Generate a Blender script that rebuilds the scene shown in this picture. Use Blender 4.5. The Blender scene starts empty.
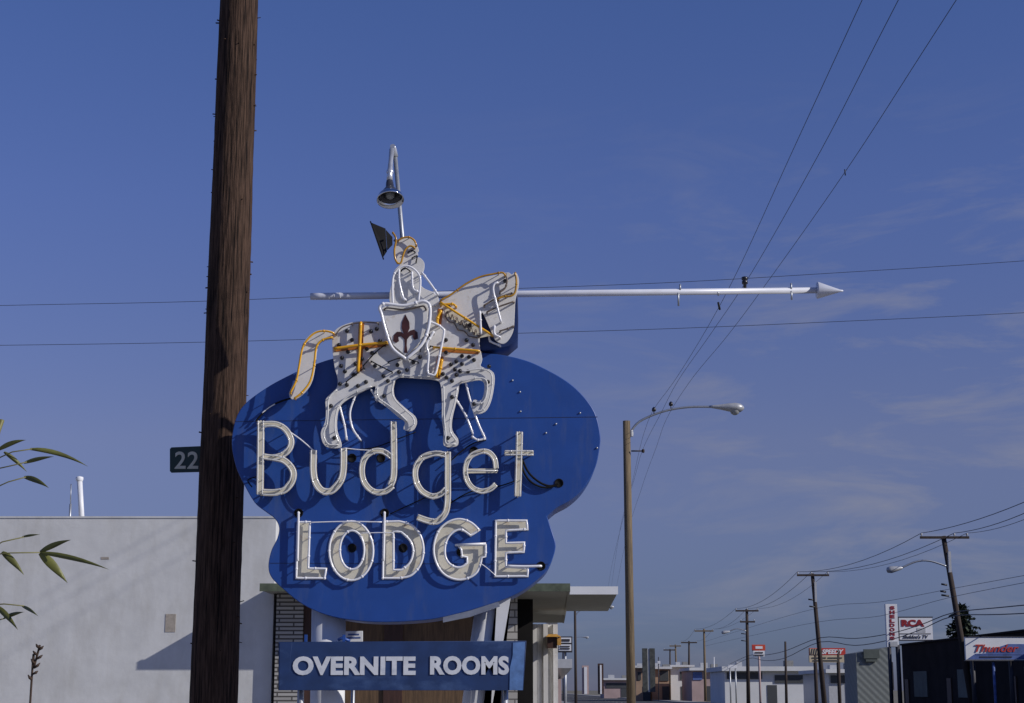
import bpy, bmesh, math, random
from mathutils import Vector, Matrix
random.seed(7)
R = math.radians
S = bpy.context.scene
COL = S.collection

# ------------------------------------------------------------------ camera, world, sun, exposure
F, CX, CY, HY = 1637.0, 512.0, 351.5, 690.0          # focal length in px, centre, horizon row
EYE = 1.6
PITCH = math.atan((HY - CY) / F)
cam_d = bpy.data.cameras.new('camera')
cam = bpy.data.objects.new('camera', cam_d); COL.objects.link(cam)
cam_d.sensor_fit = 'HORIZONTAL'; cam_d.sensor_width = 36.0; cam_d.lens = F / 1024 * 36
cam_d.clip_start = 0.1; cam_d.clip_end = 6000
cam.location = (0, 0, EYE); cam.rotation_euler = (math.pi / 2 + PITCH, 0, 0)
S.camera = cam

SUN_AZ, SUN_EL = 67.0, 28.1                            # azimuth: degrees to the right of straight behind the camera
L = Vector((math.sin(R(SUN_AZ)) * math.cos(R(SUN_EL)), -math.cos(R(SUN_AZ)) * math.cos(R(SUN_EL)), math.sin(R(SUN_EL))))
sd = bpy.data.lights.new('sun', 'SUN'); sd.energy = 4.5; sd.angle = R(0.5); sd.color = (1.0, 0.95, 0.90)
so = bpy.data.objects.new('sun', sd); COL.objects.link(so)
so.rotation_euler = L.to_track_quat('Z', 'Y').to_euler(); so.location = (20, -20, 30)

W = bpy.data.worlds.new('World'); S.world = W; W.use_nodes = True
wn, wl = W.node_tree.nodes, W.node_tree.links
bg = wn['Background']; bg.inputs['Strength'].default_value = 0.075
sky = wn.new('ShaderNodeTexSky'); sky.sky_type = 'NISHITA'; sky.sun_disc = False
sky.sun_elevation = R(SUN_EL); sky.sun_rotation = R(180 - SUN_AZ)
sky.air_density = 1.0; sky.dust_density = 0.1; sky.ozone_density = 2.0
tint = wn.new('ShaderNodeMix'); tint.data_type = 'RGBA'; tint.blend_type = 'MULTIPLY'; tint.inputs[0].default_value = 1.0
wl.new(sky.outputs[0], tint.inputs[6])
tc = wn.new('ShaderNodeTexCoord')
sz = wn.new('ShaderNodeSeparateXYZ'); wl.new(tc.outputs['Generated'], sz.inputs[0])
zr_ = wn.new('ShaderNodeValToRGB'); ce = zr_.color_ramp.elements               # the film's deep violet blue sky, greyer low down
ce[0].position = 0.0; ce[0].color = (0.27, 0.33, 0.78, 1); ce[1].position = 1.0; ce[1].color = (0.80, 0.92, 1.50, 1)
for ps, cc in ((0.03, (0.34, 0.42, 0.86, 1)), (0.146, (0.82, 0.71, 1.06, 1)), (0.287, (0.86, 0.86, 1.42, 1)), (0.40, (0.82, 0.92, 1.54, 1))):
    e_ = ce.new(ps); e_.color = cc
wl.new(sz.outputs[2], zr_.inputs[0]); wl.new(zr_.outputs[0], tint.inputs[7])
mp = wn.new('ShaderNodeMapping'); mp.inputs['Scale'].default_value = (3.0, 3.0, 13.0); mp.inputs['Rotation'].default_value = (0, R(6), 0)
wl.new(tc.outputs['Generated'], mp.inputs[0])
cn = wn.new('ShaderNodeTexNoise'); cn.inputs['Scale'].default_value = 2.3; cn.inputs['Detail'].default_value = 7; cn.inputs['Roughness'].default_value = 0.62
cn.inputs['Distortion'].default_value = 0.5
wl.new(mp.outputs[0], cn.inputs['Vector'])
cr = wn.new('ShaderNodeValToRGB'); cr.color_ramp.elements[0].position = 0.50; cr.color_ramp.elements[1].position = 0.82
wl.new(cn.outputs[0], cr.inputs[0])
# thin cloud sits mostly low and to the right
sx = wn.new('ShaderNodeSeparateXYZ'); wl.new(tc.outputs['Generated'], sx.inputs[0])
mr = wn.new('ShaderNodeMapRange'); mr.inputs[1].default_value = -0.1; mr.inputs[2].default_value = 0.25
wl.new(sx.outputs[0], mr.inputs[0])
mz = wn.new('ShaderNodeMapRange'); mz.inputs[1].default_value = 0.36; mz.inputs[2].default_value = 0.22
wl.new(sx.outputs[2], mz.inputs[0])
m1 = wn.new('ShaderNodeMath'); m1.operation = 'MULTIPLY'; wl.new(mr.outputs[0], m1.inputs[0]); wl.new(mz.outputs[0], m1.inputs[1])
m2 = wn.new('ShaderNodeMath'); m2.operation = 'MULTIPLY'; wl.new(m1.outputs[0], m2.inputs[0]); wl.new(cr.outputs[0], m2.inputs[1])
m3 = wn.new('ShaderNodeMath'); m3.operation = 'MULTIPLY'; m3.inputs[1].default_value = 0.85; wl.new(m2.outputs[0], m3.inputs[0])
cl = wn.new('ShaderNodeMix'); cl.data_type = 'RGBA'; cl.inputs[7].default_value = (4.6, 4.6, 5.4, 1)
wl.new(m3.outputs[0], cl.inputs[0]); wl.new(tint.outputs[2], cl.inputs[6]); wl.new(cl.outputs[2], bg.inputs['Color'])

S.view_settings.view_transform = 'Standard'; S.view_settings.look = 'None'
S.view_settings.gamma = 1; S.view_settings.exposure = -0.35; S.view_settings.use_curve_mapping = False

# ------------------------------------------------------------------ helpers
SP, CP = math.sin(PITCH), math.cos(PITCH)
def P(px, py, Y):
    """the point of the plane y = Y seen at a pixel of the photograph"""
    a, b = (px - CX) / F, (CY - py) / F
    d = Vector((a, CP - b * SP, SP + b * CP))
    return Vector((0, 0, EYE)) + d * (Y / d.y)
def XZ(px, py, Y): p = P(px, py, Y); return (p.x, p.z)
def pxm(Y): return Y / F                                # metres per pixel near the horizon at that distance

ROOT = {}
def thing(name, label, cat, loc=(0, 0, 0), group=None):
    o = bpy.data.objects.new(name, None); COL.objects.link(o)
    o.location = loc; o.empty_display_size = 0.2
    o['label'] = label; o['category'] = cat
    if group: o['group'] = group
    ROOT[o] = Vector(loc); return o
def tag(o, label=None, cat=None, group=None, kind=None):
    for k, v in (('label', label), ('category', cat), ('group', group), ('kind', kind)):
        if v: o[k] = v
    return o
def link(name, me, mat, parent=None, smooth=False, label=None):
    """links a mesh given in world coordinates as ONE object under its parent"""
    off = ROOT[parent] if parent else Vector()
    me.transform(Matrix.Translation(-off))
    o = bpy.data.objects.new(name, me); COL.objects.link(o); me.name = name
    me.materials.clear(); me.materials.append(mat)
    if parent: o.parent = parent
    ROOT[o] = off
    if smooth:
        for p in me.polygons: p.use_smooth = True
    if label: o['label'] = label
    return o
def copy_tree(o, parent=None):
    c = o.copy(); COL.objects.link(c); c.parent = parent
    for ch in list(o.children): copy_tree(ch, c)
    return c

class MB:
    def __init__(s): s.v, s.f, s.sm = [], [], []
    def add(s, vs, fs, smooth=False):
        n = len(s.v); s.v += [Vector(v) for v in vs]
        s.f += [tuple(i + n for i in f) for f in fs]; s.sm += [smooth] * len(fs); return s
    def box(s, a, b):
        x0, y0, z0 = a; x1, y1, z1 = b
        return s.add([(x0,y0,z0),(x1,y0,z0),(x1,y1,z0),(x0,y1,z0),(x0,y0,z1),(x1,y0,z1),(x1,y1,z1),(x0,y1,z1)],
                     [(0,3,2,1),(4,5,6,7),(0,1,5,4),(1,2,6,5),(2,3,7,6),(3,0,4,7)])
    def hexa(s, bot, top):
        n = len(bot)
        return s.add(list(bot) + list(top), [tuple(range(n))[::-1], tuple(range(n, 2*n))] +
                     [(i, (i+1) % n, n + (i+1) % n, n + i) for i in range(n)])
    def tube(s, pts, r, n=8, closed=False, caps=True):
        pts = [Vector(p) for p in pts]; m = len(pts)
        rr = r if isinstance(r, (list, tuple)) else [r] * m
        vs = []; ref = None
        for i, p in enumerate(pts):
            a = pts[i-1] if (i or closed) else p
            b = pts[(i+1) % m] if (i < m-1 or closed) else p
            t = (b - a).normalized()
            if ref is None:
                ref = Vector((0, 0, 1)) if abs(t.z) < 0.9 else Vector((1, 0, 0))
            u = (ref - t * ref.dot(t))
            if u.length < 1e-5: u = t.orthogonal()
            u.normalize(); w = t.cross(u); ref = u
            for k in range(n):
                an = 2 * math.pi * k / n
                vs.append(p + (u * math.cos(an) + w * math.sin(an)) * rr[i])
        fs = []
        for i in range(m if closed else m - 1):
            j = (i + 1) % m
            for k in range(n): fs.append((i*n + k, i*n + (k+1) % n, j*n + (k+1) % n, j*n + k))
        s.add(vs, fs, True)
        if caps and not closed:
            N = len(s.v) - m * n
            s.f += [tuple(N + k for k in range(n))[::-1], tuple(N + (m-1)*n + k for k in range(n))]; s.sm += [False, False]
        return s
    def lathe(s, prof, origin, axis=(0, 0, 1), n=20):
        """prof: (radius, distance along axis)"""
        ax = Vector(axis).normalized(); u = ax.orthogonal().normalized(); w = ax.cross(u); o = Vector(origin)
        vs = []
        for r, h in prof:
            for k in range(n):
                an = 2 * math.pi * k / n
                vs.append(o + ax * h + (u * math.cos(an) + w * math.sin(an)) * max(r, 1e-4))
        fs = []
        for i in range(len(prof) - 1):
            for k in range(n): fs.append((i*n + k, i*n + (k+1) % n, (i+1)*n + (k+1) % n, (i+1)*n + k))
        return s.add(vs, fs, True)
    def ball(s, c, r, n=8):
        return s.lathe([(r * math.sin(math.pi * i / 6), -r * math.cos(math.pi * i / 6)) for i in range(7)], c, n=n)
    def mesh(s, name):
        me = bpy.data.meshes.new(name); me.from_pydata(s.v, [], s.f)
        for p, q in zip(me.polygons, s.sm): p.use_smooth = q
        bm = bmesh.new(); bm.from_mesh(me); bmesh.ops.recalc_face_normals(bm, faces=bm.faces); bm.to_mesh(me); bm.free()
        return me
    def build(s, name, mat, parent=None, label=None): return link(name, s.mesh(name), mat, parent, label=label)

def spl(pts, closed=False, k=6):
    """Catmull-Rom through the points (any dimension)"""
    pts = [Vector(p) for p in pts]; n = len(pts); out = []
    if n < 3 and not closed: return pts
    for i in range(n if closed else n - 1):
        g = lambda j: pts[j % n] if closed else pts[max(0, min(n-1, j))]
        a, b, c, d = g(i-1), g(i), g(i+1), g(i+2)
        for q in range(k):
            t = q / k
            out.append(0.5 * ((2*b) + (c - a)*t + (2*a - 5*b + 4*c - d)*t*t + (3*b - a - 3*c + d)*t**3))
    if not closed: out.append(pts[-1])
    return out
def curve_mesh(loops, half, bevel=0.0):
    cu = bpy.data.curves.new('tmp', 'CURVE'); cu.dimensions = '2D'; cu.fill_mode = 'BOTH'
    cu.extrude = half; cu.bevel_depth = bevel; cu.bevel_resolution = 1
    for lp in loops:
        sp = cu.splines.new('POLY'); sp.points.add(len(lp) - 1)
        for q, p in zip(sp.points, lp): q.co = (p[0], p[1], 0, 1)
        sp.use_cyclic_u = True
    o = bpy.data.objects.new('tmp', cu)
    me = bpy.data.meshes.new_from_object(o)
    bpy.data.objects.remove(o); bpy.data.curves.remove(cu)
    return me
def plate(name, loops, Y, thick, mat, parent, bevel=0.003, label=None, build=True):
    """a cut-out in the plane y = Y (front face), its outlines traced as pixels"""
    lw = [[XZ(p[0], p[1], Y) for p in lp] for lp in loops]
    me = curve_mesh(lw, thick / 2 - bevel, bevel)
    me.transform(Matrix(((1,0,0,0),(0,0,-1,Y + thick/2),(0,1,0,0),(0,0,0,1))))
    return link(name, me, mat, parent, label=label)
def ribbon(pts, w, w2=None):
    pts = [Vector(p[:2]) for p in pts]; m = len(pts); l, r = [], []
    for i in range(m):
        a, b = pts[max(0, i-1)], pts[min(m-1, i+1)]
        t = (b - a).normalized(); n = Vector((-t.y, t.x))
        l.append(pts[i] + n * w/2); r.append(pts[i] - n * w/2)
    return l + r[::-1]
def shift(pts, d):
    pts = [Vector(p[:2]) for p in pts]; m = len(pts); o = []
    for i in range(m):
        a, b = pts[max(0, i-1)], pts[min(m-1, i+1)]
        t = (b - a).normalized(); o.append(pts[i] + Vector((-t.y, t.x)) * d)
    return o
def inset(pts, d):
    """shifts a closed pixel outline inwards"""
    pts = [Vector(p[:2]) for p in pts]; m = len(pts)
    area = sum(pts[i].x * pts[(i+1) % m].y - pts[(i+1) % m].x * pts[i].y for i in range(m))
    sg = 1 if area > 0 else -1; o = []
    for i in range(m):
        a, b, c = pts[i-1], pts[i], pts[(i+1) % m]
        t1, t2 = (b - a).normalized(), (c - b).normalized()
        n = Vector((-t1.y - t2.y, t1.x + t2.x))
        n = n.normalized() if n.length > 1e-6 else Vector((-t1.y, t1.x))
        k = max(0.45, abs(n.dot(Vector((-t1.y, t1.x)))))
        o.append(b + n * sg * d / k)
    return o
def ell(cx, cy, rx, ry, n=36, a0=0, a1=360):
    full = abs(a1 - a0) >= 359.9
    m = n if full else n + 1
    return [(cx + rx * math.cos(R(a0 + (a1-a0) * i / n)), cy + ry * math.sin(R(a0 + (a1-a0) * i / n))) for i in range(m)]
TR = 0.0105
def tube_px(mb, pts, Y, r=TR, closed=False, smooth=True, feet=None, k=5, clips=0):
    """a bent glass tube in front of the sign; feet: bends its ends back to that plane"""
    p2 = spl(pts, closed, k) if smooth else [Vector(p) for p in pts]
    p3 = [P(p[0], p[1], Y) for p in p2]
    if clips:
        for q in range(clips):
            c = p3[int((q + 0.5) * len(p3) / clips) % len(p3)]
            mb.tube([c + Vector((0, 0.002, 0)), c + Vector((0, (feet or Y + 0.05) - Y, 0))], 0.005, 6)
            mb.ball(c, r * 1.42, 6)
    if feet and not closed:
        a, b = p3[0], p3[-1]
        p3 = [Vector((a.x, feet, a.z)), a + Vector((0, 0.012, 0))] + p3 + [b + Vector((0, 0.012, 0)), Vector((b.x, feet, b.z))]
    mb.tube(p3, r, 8, closed)
def text_mesh(body, o, right, up, width, height, bold=0.0, depth=0.004, shear=0.0, spacing=1.0):
    """lettering fitted to a width and height, its lower left corner at o, front towards right x up"""
    cu = bpy.data.curves.new('tmp', 'FONT'); cu.body = body; cu.size = 1; cu.offset = bold; cu.shear = shear
    cu.space_character = spacing; cu.extrude = 0.01; cu.resolution_u = 4
    ob = bpy.data.objects.new('tmp', cu); me = bpy.data.meshes.new_from_object(ob)
    bpy.data.objects.remove(ob); bpy.data.curves.remove(cu)
    xs = [v.co.x for v in me.vertices]; ys = [v.co.y for v in me.vertices]
    x0, x1, y0, y1 = min(xs), max(xs), min(ys), max(ys)
    right = Vector(right).normalized(); up = Vector(up).normalized(); nn = right.cross(up)
    for v in me.vertices:
        c = v.co
        v.co = Vector(o) + right * ((c.x - x0) / (x1 - x0) * width) + up * ((c.y - y0) / (y1 - y0) * height) + nn * (depth if c.z > 0 else -depth)
    return me
def text_px(name, body, x0, y0, x1, y1, Y, mat, parent, bold=0.0, shear=0.0, spacing=1.0, depth=0.004):
    a, b, c = P(x0, y1, Y), P(x1, y1, Y), P(x0, y0, Y)
    return link(name, text_mesh(body, a, b - a, Vector((0, 0, 1)), (b - a).length, c.z - a.z, bold, depth, shear, spacing), mat, parent)

# ------------------------------------------------------------------ materials
def mat(name, col, rough=0.6, metal=0.0, var=0.12, scale=8.0, bump=0.0, stretch=(1,1,1), dirt=None, dirt_amt=0.4, dirt_scale=3.0, dirt_lo=0.52, dirt_hi=0.72, dstretch=(1,1,1)):
    m = bpy.data.materials.new(name); m.use_nodes = True
    n, l = m.node_tree.nodes, m.node_tree.links; b = n['Principled BSDF']
    b.inputs['Roughness'].default_value = rough; b.inputs['Metallic'].default_value = metal
    t = n.new('ShaderNodeTexCoord'); mp = n.new('ShaderNodeMapping'); mp.inputs['Scale'].default_value = stretch
    l.new(t.outputs['Object'], mp.inputs[0])
    ns = n.new('ShaderNodeTexNoise'); ns.inputs['Scale'].default_value = scale; ns.inputs['Detail'].default_value = 6; ns.inputs['Roughness'].default_value = 0.6
    l.new(mp.outputs[0], ns.inputs['Vector'])
    rp = n.new('ShaderNodeValToRGB'); e = rp.color_ramp.elements
    e[0].position, e[1].position = 0.3, 0.7
    e[0].color = tuple(max(0, c * (1 - var)) for c in col) + (1,); e[1].color = tuple(min(1, c * (1 + var)) for c in col) + (1,)
    l.new(ns.outputs[0], rp.inputs[0]); out = rp.outputs[0]
    if dirt:
        mp2 = n.new('ShaderNodeMapping'); mp2.inputs['Scale'].default_value = dstretch; mp2.inputs['Location'].default_value = (3.1, 1.7, 5.3)
        l.new(t.outputs['Object'], mp2.inputs[0])
        d = n.new('ShaderNodeTexNoise'); d.inputs['Scale'].default_value = dirt_scale; d.inputs['Detail'].default_value = 8; d.inputs['Roughness'].default_value = 0.65
        l.new(mp2.outputs[0], d.inputs['Vector'])
        mr = n.new('ShaderNodeMapRange'); mr.inputs[1].default_value = dirt_lo; mr.inputs[2].default_value = dirt_hi; mr.inputs[4].default_value = dirt_amt
        l.new(d.outputs[0], mr.inputs[0])
        mx = n.new('ShaderNodeMix'); mx.data_type = 'RGBA'; mx.inputs[7].default_value = tuple(dirt) + (1,)
        l.new(mr.outputs[0], mx.inputs[0]); l.new(out, mx.inputs[6]); out = mx.outputs[2]
    l.new(out, b.inputs['Base Color'])
    if bump:
        bp = n.new('ShaderNodeBump'); bp.inputs['Strength'].default_value = bump; bp.inputs['Distance'].default_value = 0.02
        l.new(ns.outputs[0], bp.inputs['Height']); l.new(bp.outputs[0], b.inputs['Normal'])
    return m
def brick_mat(name, c1, c2, mortar, bw, bh, ms=0.012):
    m = bpy.data.materials.new(name); m.use_nodes = True
    n, l = m.node_tree.nodes, m.node_tree.links; b = n['Principled BSDF']; b.inputs['Roughness'].default_value = 0.85
    t = n.new('ShaderNodeTexCoord'); s = n.new('ShaderNodeSeparateXYZ'); c = n.new('ShaderNodeCombineXYZ')
    l.new(t.outputs['Object'], s.inputs[0])
    ad = n.new('ShaderNodeMath'); l.new(s.outputs[0], ad.inputs[0]); l.new(s.outputs[1], ad.inputs[1])
    l.new(ad.outputs[0], c.inputs[0]); l.new(s.outputs[2], c.inputs[1])
    br = n.new('ShaderNodeTexBrick'); l.new(c.outputs[0], br.inputs['Vector'])
    br.inputs['Color1'].default_value = c1 + (1,); br.inputs['Color2'].default_value = c2 + (1,); br.inputs['Mortar'].default_value = mortar + (1,)
    br.inputs['Scale'].default_value = 1; br.inputs['Brick Width'].default_value = bw; br.inputs['Row Height'].default_value = bh; br.inputs['Mortar Size'].default_value = ms
    l.new(br.outputs[0], b.inputs['Base Color'])
    bp = n.new('ShaderNodeBump'); bp.invert = True; bp.inputs['Strength'].default_value = 0.8; bp.inputs['Distance'].default_value = 0.02
    l.new(br.outputs['Fac'], bp.inputs['Height']); l.new(bp.outputs[0], b.inputs['Normal'])
    return m
def wave_mat(name, c1, c2, scale, rough=0.7, axis='X', metal=0):
    m = mat(name, c1, rough, metal, 0.15, 6)
    n, l = m.node_tree.nodes, m.node_tree.links; b = n['Principled BSDF']
    t = n.new('ShaderNodeTexCoord'); w = n.new('ShaderNodeTexWave'); w.bands_direction = axis; w.inputs['Scale'].default_value = scale; w.wave_profile = 'SIN'
    l.new(t.outputs['Object'], w.inputs[0])
    old = b.inputs['Base Color'].links[0].from_socket
    mx = n.new('ShaderNodeMix'); mx.data_type = 'RGBA'; mx.inputs[7].default_value = c2 + (1,)
    l.new(w.outputs[0], mx.inputs[0]); l.new(old, mx.inputs[6]); l.new(mx.outputs[2], b.inputs['Base Color'])
    bp = n.new('ShaderNodeBump'); bp.inputs['Strength'].default_value = 0.5; bp.inputs['Distance'].default_value = 0.02
    l.new(w.outputs[0], bp.inputs['Height']); l.new(bp.outputs[0], b.inputs['Normal'])
    return m

M = {
 'blue': mat('blue_enamel', (0.016, 0.068, 0.285), 0.42, 0, 0.10, 3, 0.03, dirt=(0.06, 0.10, 0.25), dirt_amt=0.6, dirt_scale=3.5, dstretch=(2.6, 1, 0.45)),
 'blue_old': mat('weathered_blue_board', (0.012, 0.038, 0.125), 0.6, 0, 0.25, 4, 0.05, dirt=(0.07, 0.13, 0.28), dirt_amt=0.6, dirt_scale=3.2, dirt_lo=0.54, dirt_hi=0.70, dstretch=(0.7, 1, 1.2)),
 'blue_pale': mat('faded_blue_flange', (0.10, 0.20, 0.42), 0.6, 0, 0.3, 9, 0.05),
 'horse': mat('grey_white_sheet_paint', (0.70, 0.69, 0.66), 0.5, 0, 0.07, 6, 0.02, dirt=(0.42, 0.34, 0.22), dirt_amt=0.6, dirt_scale=9, dirt_lo=0.56, dirt_hi=0.74),
 'cream': mat('yellowed_letter_paint', (0.66, 0.62, 0.50), 0.5, 0, 0.10, 7, 0.02, dirt=(0.42, 0.25, 0.11), dirt_amt=0.7, dirt_scale=11, dirt_lo=0.56, dirt_hi=0.75),
 'tube': mat('white_glass_tube', (0.83, 0.83, 0.84), 0.16, 0, 0.04, 20),
 'dull_tube': mat('greyed_glass_tube', (0.70, 0.69, 0.65), 0.14, 0, 0.15, 20),
 'ochre_tube': mat('ochre_glass_tube', (0.48, 0.25, 0.022), 0.2, 0, 0.3, 14),
 'gold_tube': mat('amber_glass_tube', (0.78, 0.40, 0.018), 0.16, 0, 0.10, 20),
 'brown_tube': mat('tarnished_tube', (0.16, 0.12, 0.09), 0.3, 0, 0.3, 20),
 'trim': mat('rust_orange_paint', (0.42, 0.14, 0.02), 0.5, 0, 0.35, 12),
 'fleur': mat('dark_maroon_paint', (0.055, 0.014, 0.012), 0.5, 0, 0.4, 14),
 'black': mat('black_rubber', (0.012, 0.012, 0.013), 0.5, 0, 0.2, 10),
 'bulb_base': mat('dark_porcelain', (0.02, 0.02, 0.024), 0.25, 0, 0.2, 10),
 'pipe': mat('white_painted_pipe', (0.66, 0.68, 0.74), 0.35, 0, 0.07, 6, dirt=(0.30, 0.22, 0.15), dirt_amt=0.45, dirt_scale=7, dirt_lo=0.58, dirt_hi=0.75, dstretch=(0.4, 1, 1)),
 'chrome': mat('polished_reflector', (0.72, 0.73, 0.75), 0.08, 1.0, 0.04, 10),
 'alu': mat('aluminium_paint', (0.62, 0.64, 0.67), 0.3, 0.6, 0.08, 10),
 'lampgrey': mat('lamp_grey_enamel', (0.40, 0.41, 0.42), 0.35, 0.15, 0.12, 10),
 'dark_reflect': mat('bell_dark_reflection', (0.07, 0.07, 0.08), 0.25, 0.4, 0.2, 10),  # dark reflection of the silvered lamp bell, put into its base colour
 'blue_shade': mat('blue_paint_shade_tone', (0.010, 0.030, 0.125), 0.5, 0, 0.2, 5),  # sign blue darkened so the colour itself carries the shade
 'galv': mat('galvanised_steel', (0.42, 0.44, 0.46), 0.45, 0.7, 0.15, 10),
 'col': mat('white_column_paint', (0.74, 0.75, 0.76), 0.5, 0, 0.06, 4, 0.02, dirt=(0.45, 0.42, 0.36), dirt_amt=0.35, dirt_scale=4, dstretch=(3, 3, 0.6)),
 'signwhite': mat('chalky_lettering_white', (0.66, 0.68, 0.70), 0.6, 0, 0.10, 14, dirt=(0.30, 0.36, 0.46), dirt_amt=0.5, dirt_scale=9),
 'polewood': mat('creosoted_pole_wood', (0.070, 0.043, 0.030), 0.85, 0, 0.65, 9, 1.0, (6, 6, 0.4), dirt=(0.006, 0.005, 0.005), dirt_amt=0.95, dirt_scale=9, dirt_lo=0.50, dirt_hi=0.62, dstretch=(5.5, 5.5, 0.14)),
 'farpole': mat('weathered_pole_wood', (0.060, 0.048, 0.042), 0.9, 0, 0.3, 4, 0.2, (4, 4, 0.4)),
 'tanpole': mat('tan_pole_wood', (0.15, 0.112, 0.066), 0.85, 0, 0.45, 5, 0.4, (5, 5, 0.3), dirt=(0.05, 0.04, 0.03), dirt_amt=0.7, dirt_scale=5, dstretch=(4, 4, 0.25)),
 'wire': mat('black_wire', (0.018, 0.018, 0.02), 0.5, 0, 0.1, 4),
 'stucco': mat('white_stucco', (0.60, 0.605, 0.59), 0.9, 0, 0.09, 2.6, 0.35, dirt=(0.42, 0.41, 0.37), dirt_amt=0.55, dirt_scale=1.6, dirt_lo=0.46, dirt_hi=0.72, dstretch=(1.6, 1, 0.5)),
 'beige': mat('beige_plaster_patch', (0.36, 0.32, 0.27), 0.9, 0, 0.2, 16),
 'roof': mat('grey_roofing', (0.22, 0.22, 0.21), 0.9, 0, 0.2, 3),
 'stone': brick_mat('pale_roman_brick', (0.43, 0.42, 0.39), (0.33, 0.32, 0.30), (0.08, 0.075, 0.07), 0.42, 0.058, 0.011),
 'stone2': brick_mat('pale_block_masonry', (0.46, 0.44, 0.40), (0.38, 0.36, 0.32), (0.13, 0.12, 0.11), 0.30, 0.105, 0.010),
 'panelwood': mat('brown_wood_panel', (0.115, 0.068, 0.033), 0.7, 0, 0.4, 5, 0.2, (5, 5, 0.5), dirt=(0.035, 0.02, 0.012), dirt_amt=0.7, dirt_scale=2.2, dstretch=(2, 2, 0.3)),
 'darkwood': mat('dark_red_brown_wood', (0.055, 0.024, 0.016), 0.6, 0, 0.3, 6, 0.1, (4, 4, 0.5)),
 'soffit': mat('grey_canopy_boards', (0.24, 0.235, 0.205), 0.85, 0, 0.25, 5, 0.2, (0.5, 7, 1)),
 'green': mat('mossy_green_fascia', (0.085, 0.105, 0.070), 0.8, 0, 0.35, 8, 0.2),
 'whiteboard': mat('white_painted_board', (0.68, 0.67, 0.64), 0.7, 0, 0.08, 4, 0.1, (6, 6, 0.4), dirt=(0.35, 0.32, 0.27), dirt_amt=0.4, dirt_scale=5),
 'void': mat('painted_opening_shade', (0.015, 0.014, 0.014), 0.9, 0, 0.2, 4),  # shade of the recess, painted as a near-black colour
 'orange': mat('orange_yellow_paint', (0.52, 0.28, 0.06), 0.6, 0, 0.3, 14),
 'white': mat('white_sign_face', (0.74, 0.75, 0.76), 0.5, 0, 0.04, 2),
 'red': mat('red_sign_paint', (0.50, 0.045, 0.03), 0.5, 0, 0.15, 4),
 'darkred': mat('dark_red_lettering', (0.26, 0.012, 0.018), 0.5, 0, 0.1, 4),
 'orangered': mat('orange_red_sign_paint', (0.55, 0.07, 0.03), 0.5, 0, 0.15, 2),
 'ink': mat('dark_sign_lettering', (0.03, 0.03, 0.04), 0.6, 0, 0.1, 4),
 'signblue': mat('blue_sign_paint', (0.08, 0.13, 0.33), 0.6, 0, 0.35, 3),
 'creamsign': mat('cream_sign_paint', (0.52, 0.44, 0.30), 0.6, 0, 0.15, 3),
 'greensign': mat('dark_green_sign_paint', (0.012, 0.035, 0.028), 0.4, 0, 0.1, 6),
 'digit': mat('pale_reflective_digit', (0.62, 0.60, 0.48), 0.5, 0, 0.12, 14),
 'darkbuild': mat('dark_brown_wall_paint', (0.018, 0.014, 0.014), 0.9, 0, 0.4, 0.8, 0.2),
 'greycorr': wave_mat('grey_corrugated_wall', (0.20, 0.22, 0.21), (0.13, 0.145, 0.14), 1.2, 0.6, 'DIAGONAL'),
 'greydark': mat('dark_grey_green_board', (0.075, 0.09, 0.08), 0.7, 0, 0.3, 1),
 'farwhite': mat('far_white_wall', (0.62, 0.63, 0.63), 0.8, 0, 0.08, 0.3),
 'farband': mat('far_dark_band', (0.05, 0.055, 0.06), 0.7, 0, 0.2, 0.3),
 'fartan': mat('far_tan_wall', (0.38, 0.26, 0.18), 0.85, 0, 0.15, 0.5),
 'pink': mat('far_pinkish_wall', (0.42, 0.31, 0.29), 0.85, 0, 0.15, 0.5),
 'dirtcol': mat('speckled_dark_panel', (0.055, 0.06, 0.055), 0.7, 0, 0.6, 1.6),
 'asphalt': mat('asphalt', (0.055, 0.054, 0.053), 0.95, 0, 0.25, 2.0, 0.2, dirt=(0.09, 0.088, 0.085), dirt_amt=0.7, dirt_scale=0.15),
 'concrete': mat('concrete', (0.30, 0.29, 0.27), 0.9, 0, 0.15, 1.5, 0.15),
 'earth': mat('dry_ground', (0.16, 0.145, 0.105), 0.95, 0, 0.3, 0.25, 0.2, dirt=(0.07, 0.085, 0.04), dirt_amt=0.8, dirt_scale=0.06),
 'paint': mat('road_paint', (0.6, 0.57, 0.45), 0.8, 0, 0.2, 3),
 'leaf': mat('bamboo_leaf', (0.105, 0.110, 0.022), 0.5, 0, 0.45, 6),
 'cane': mat('bamboo_cane', (0.17, 0.16, 0.05), 0.5, 0, 0.3, 5),
 'twig': mat('dry_twig', (0.05, 0.028, 0.016), 0.8, 0, 0.3, 10),
 'needle': mat('dark_conifer_foliage', (0.022, 0.036, 0.018), 0.8, 0, 0.5, 1.2),
 'bark': mat('conifer_bark', (0.06, 0.045, 0.03), 0.9, 0, 0.3, 4),
 'lens': mat('lamp_glass_bowl', (0.30, 0.31, 0.31), 0.1, 0, 0.1, 4),
 'insul': mat('pale_insulator', (0.45, 0.46, 0.47), 0.3, 0, 0.1, 4),
}

for k_ in ('black', 'void', 'darkbuild', 'polewood', 'farpole'):
    M[k_].node_tree.nodes['Principled BSDF'].inputs['Specular IOR Level'].default_value = 0.12
M['black'].node_tree.nodes['Principled BSDF'].inputs['Roughness'].default_value = 0.8

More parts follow.
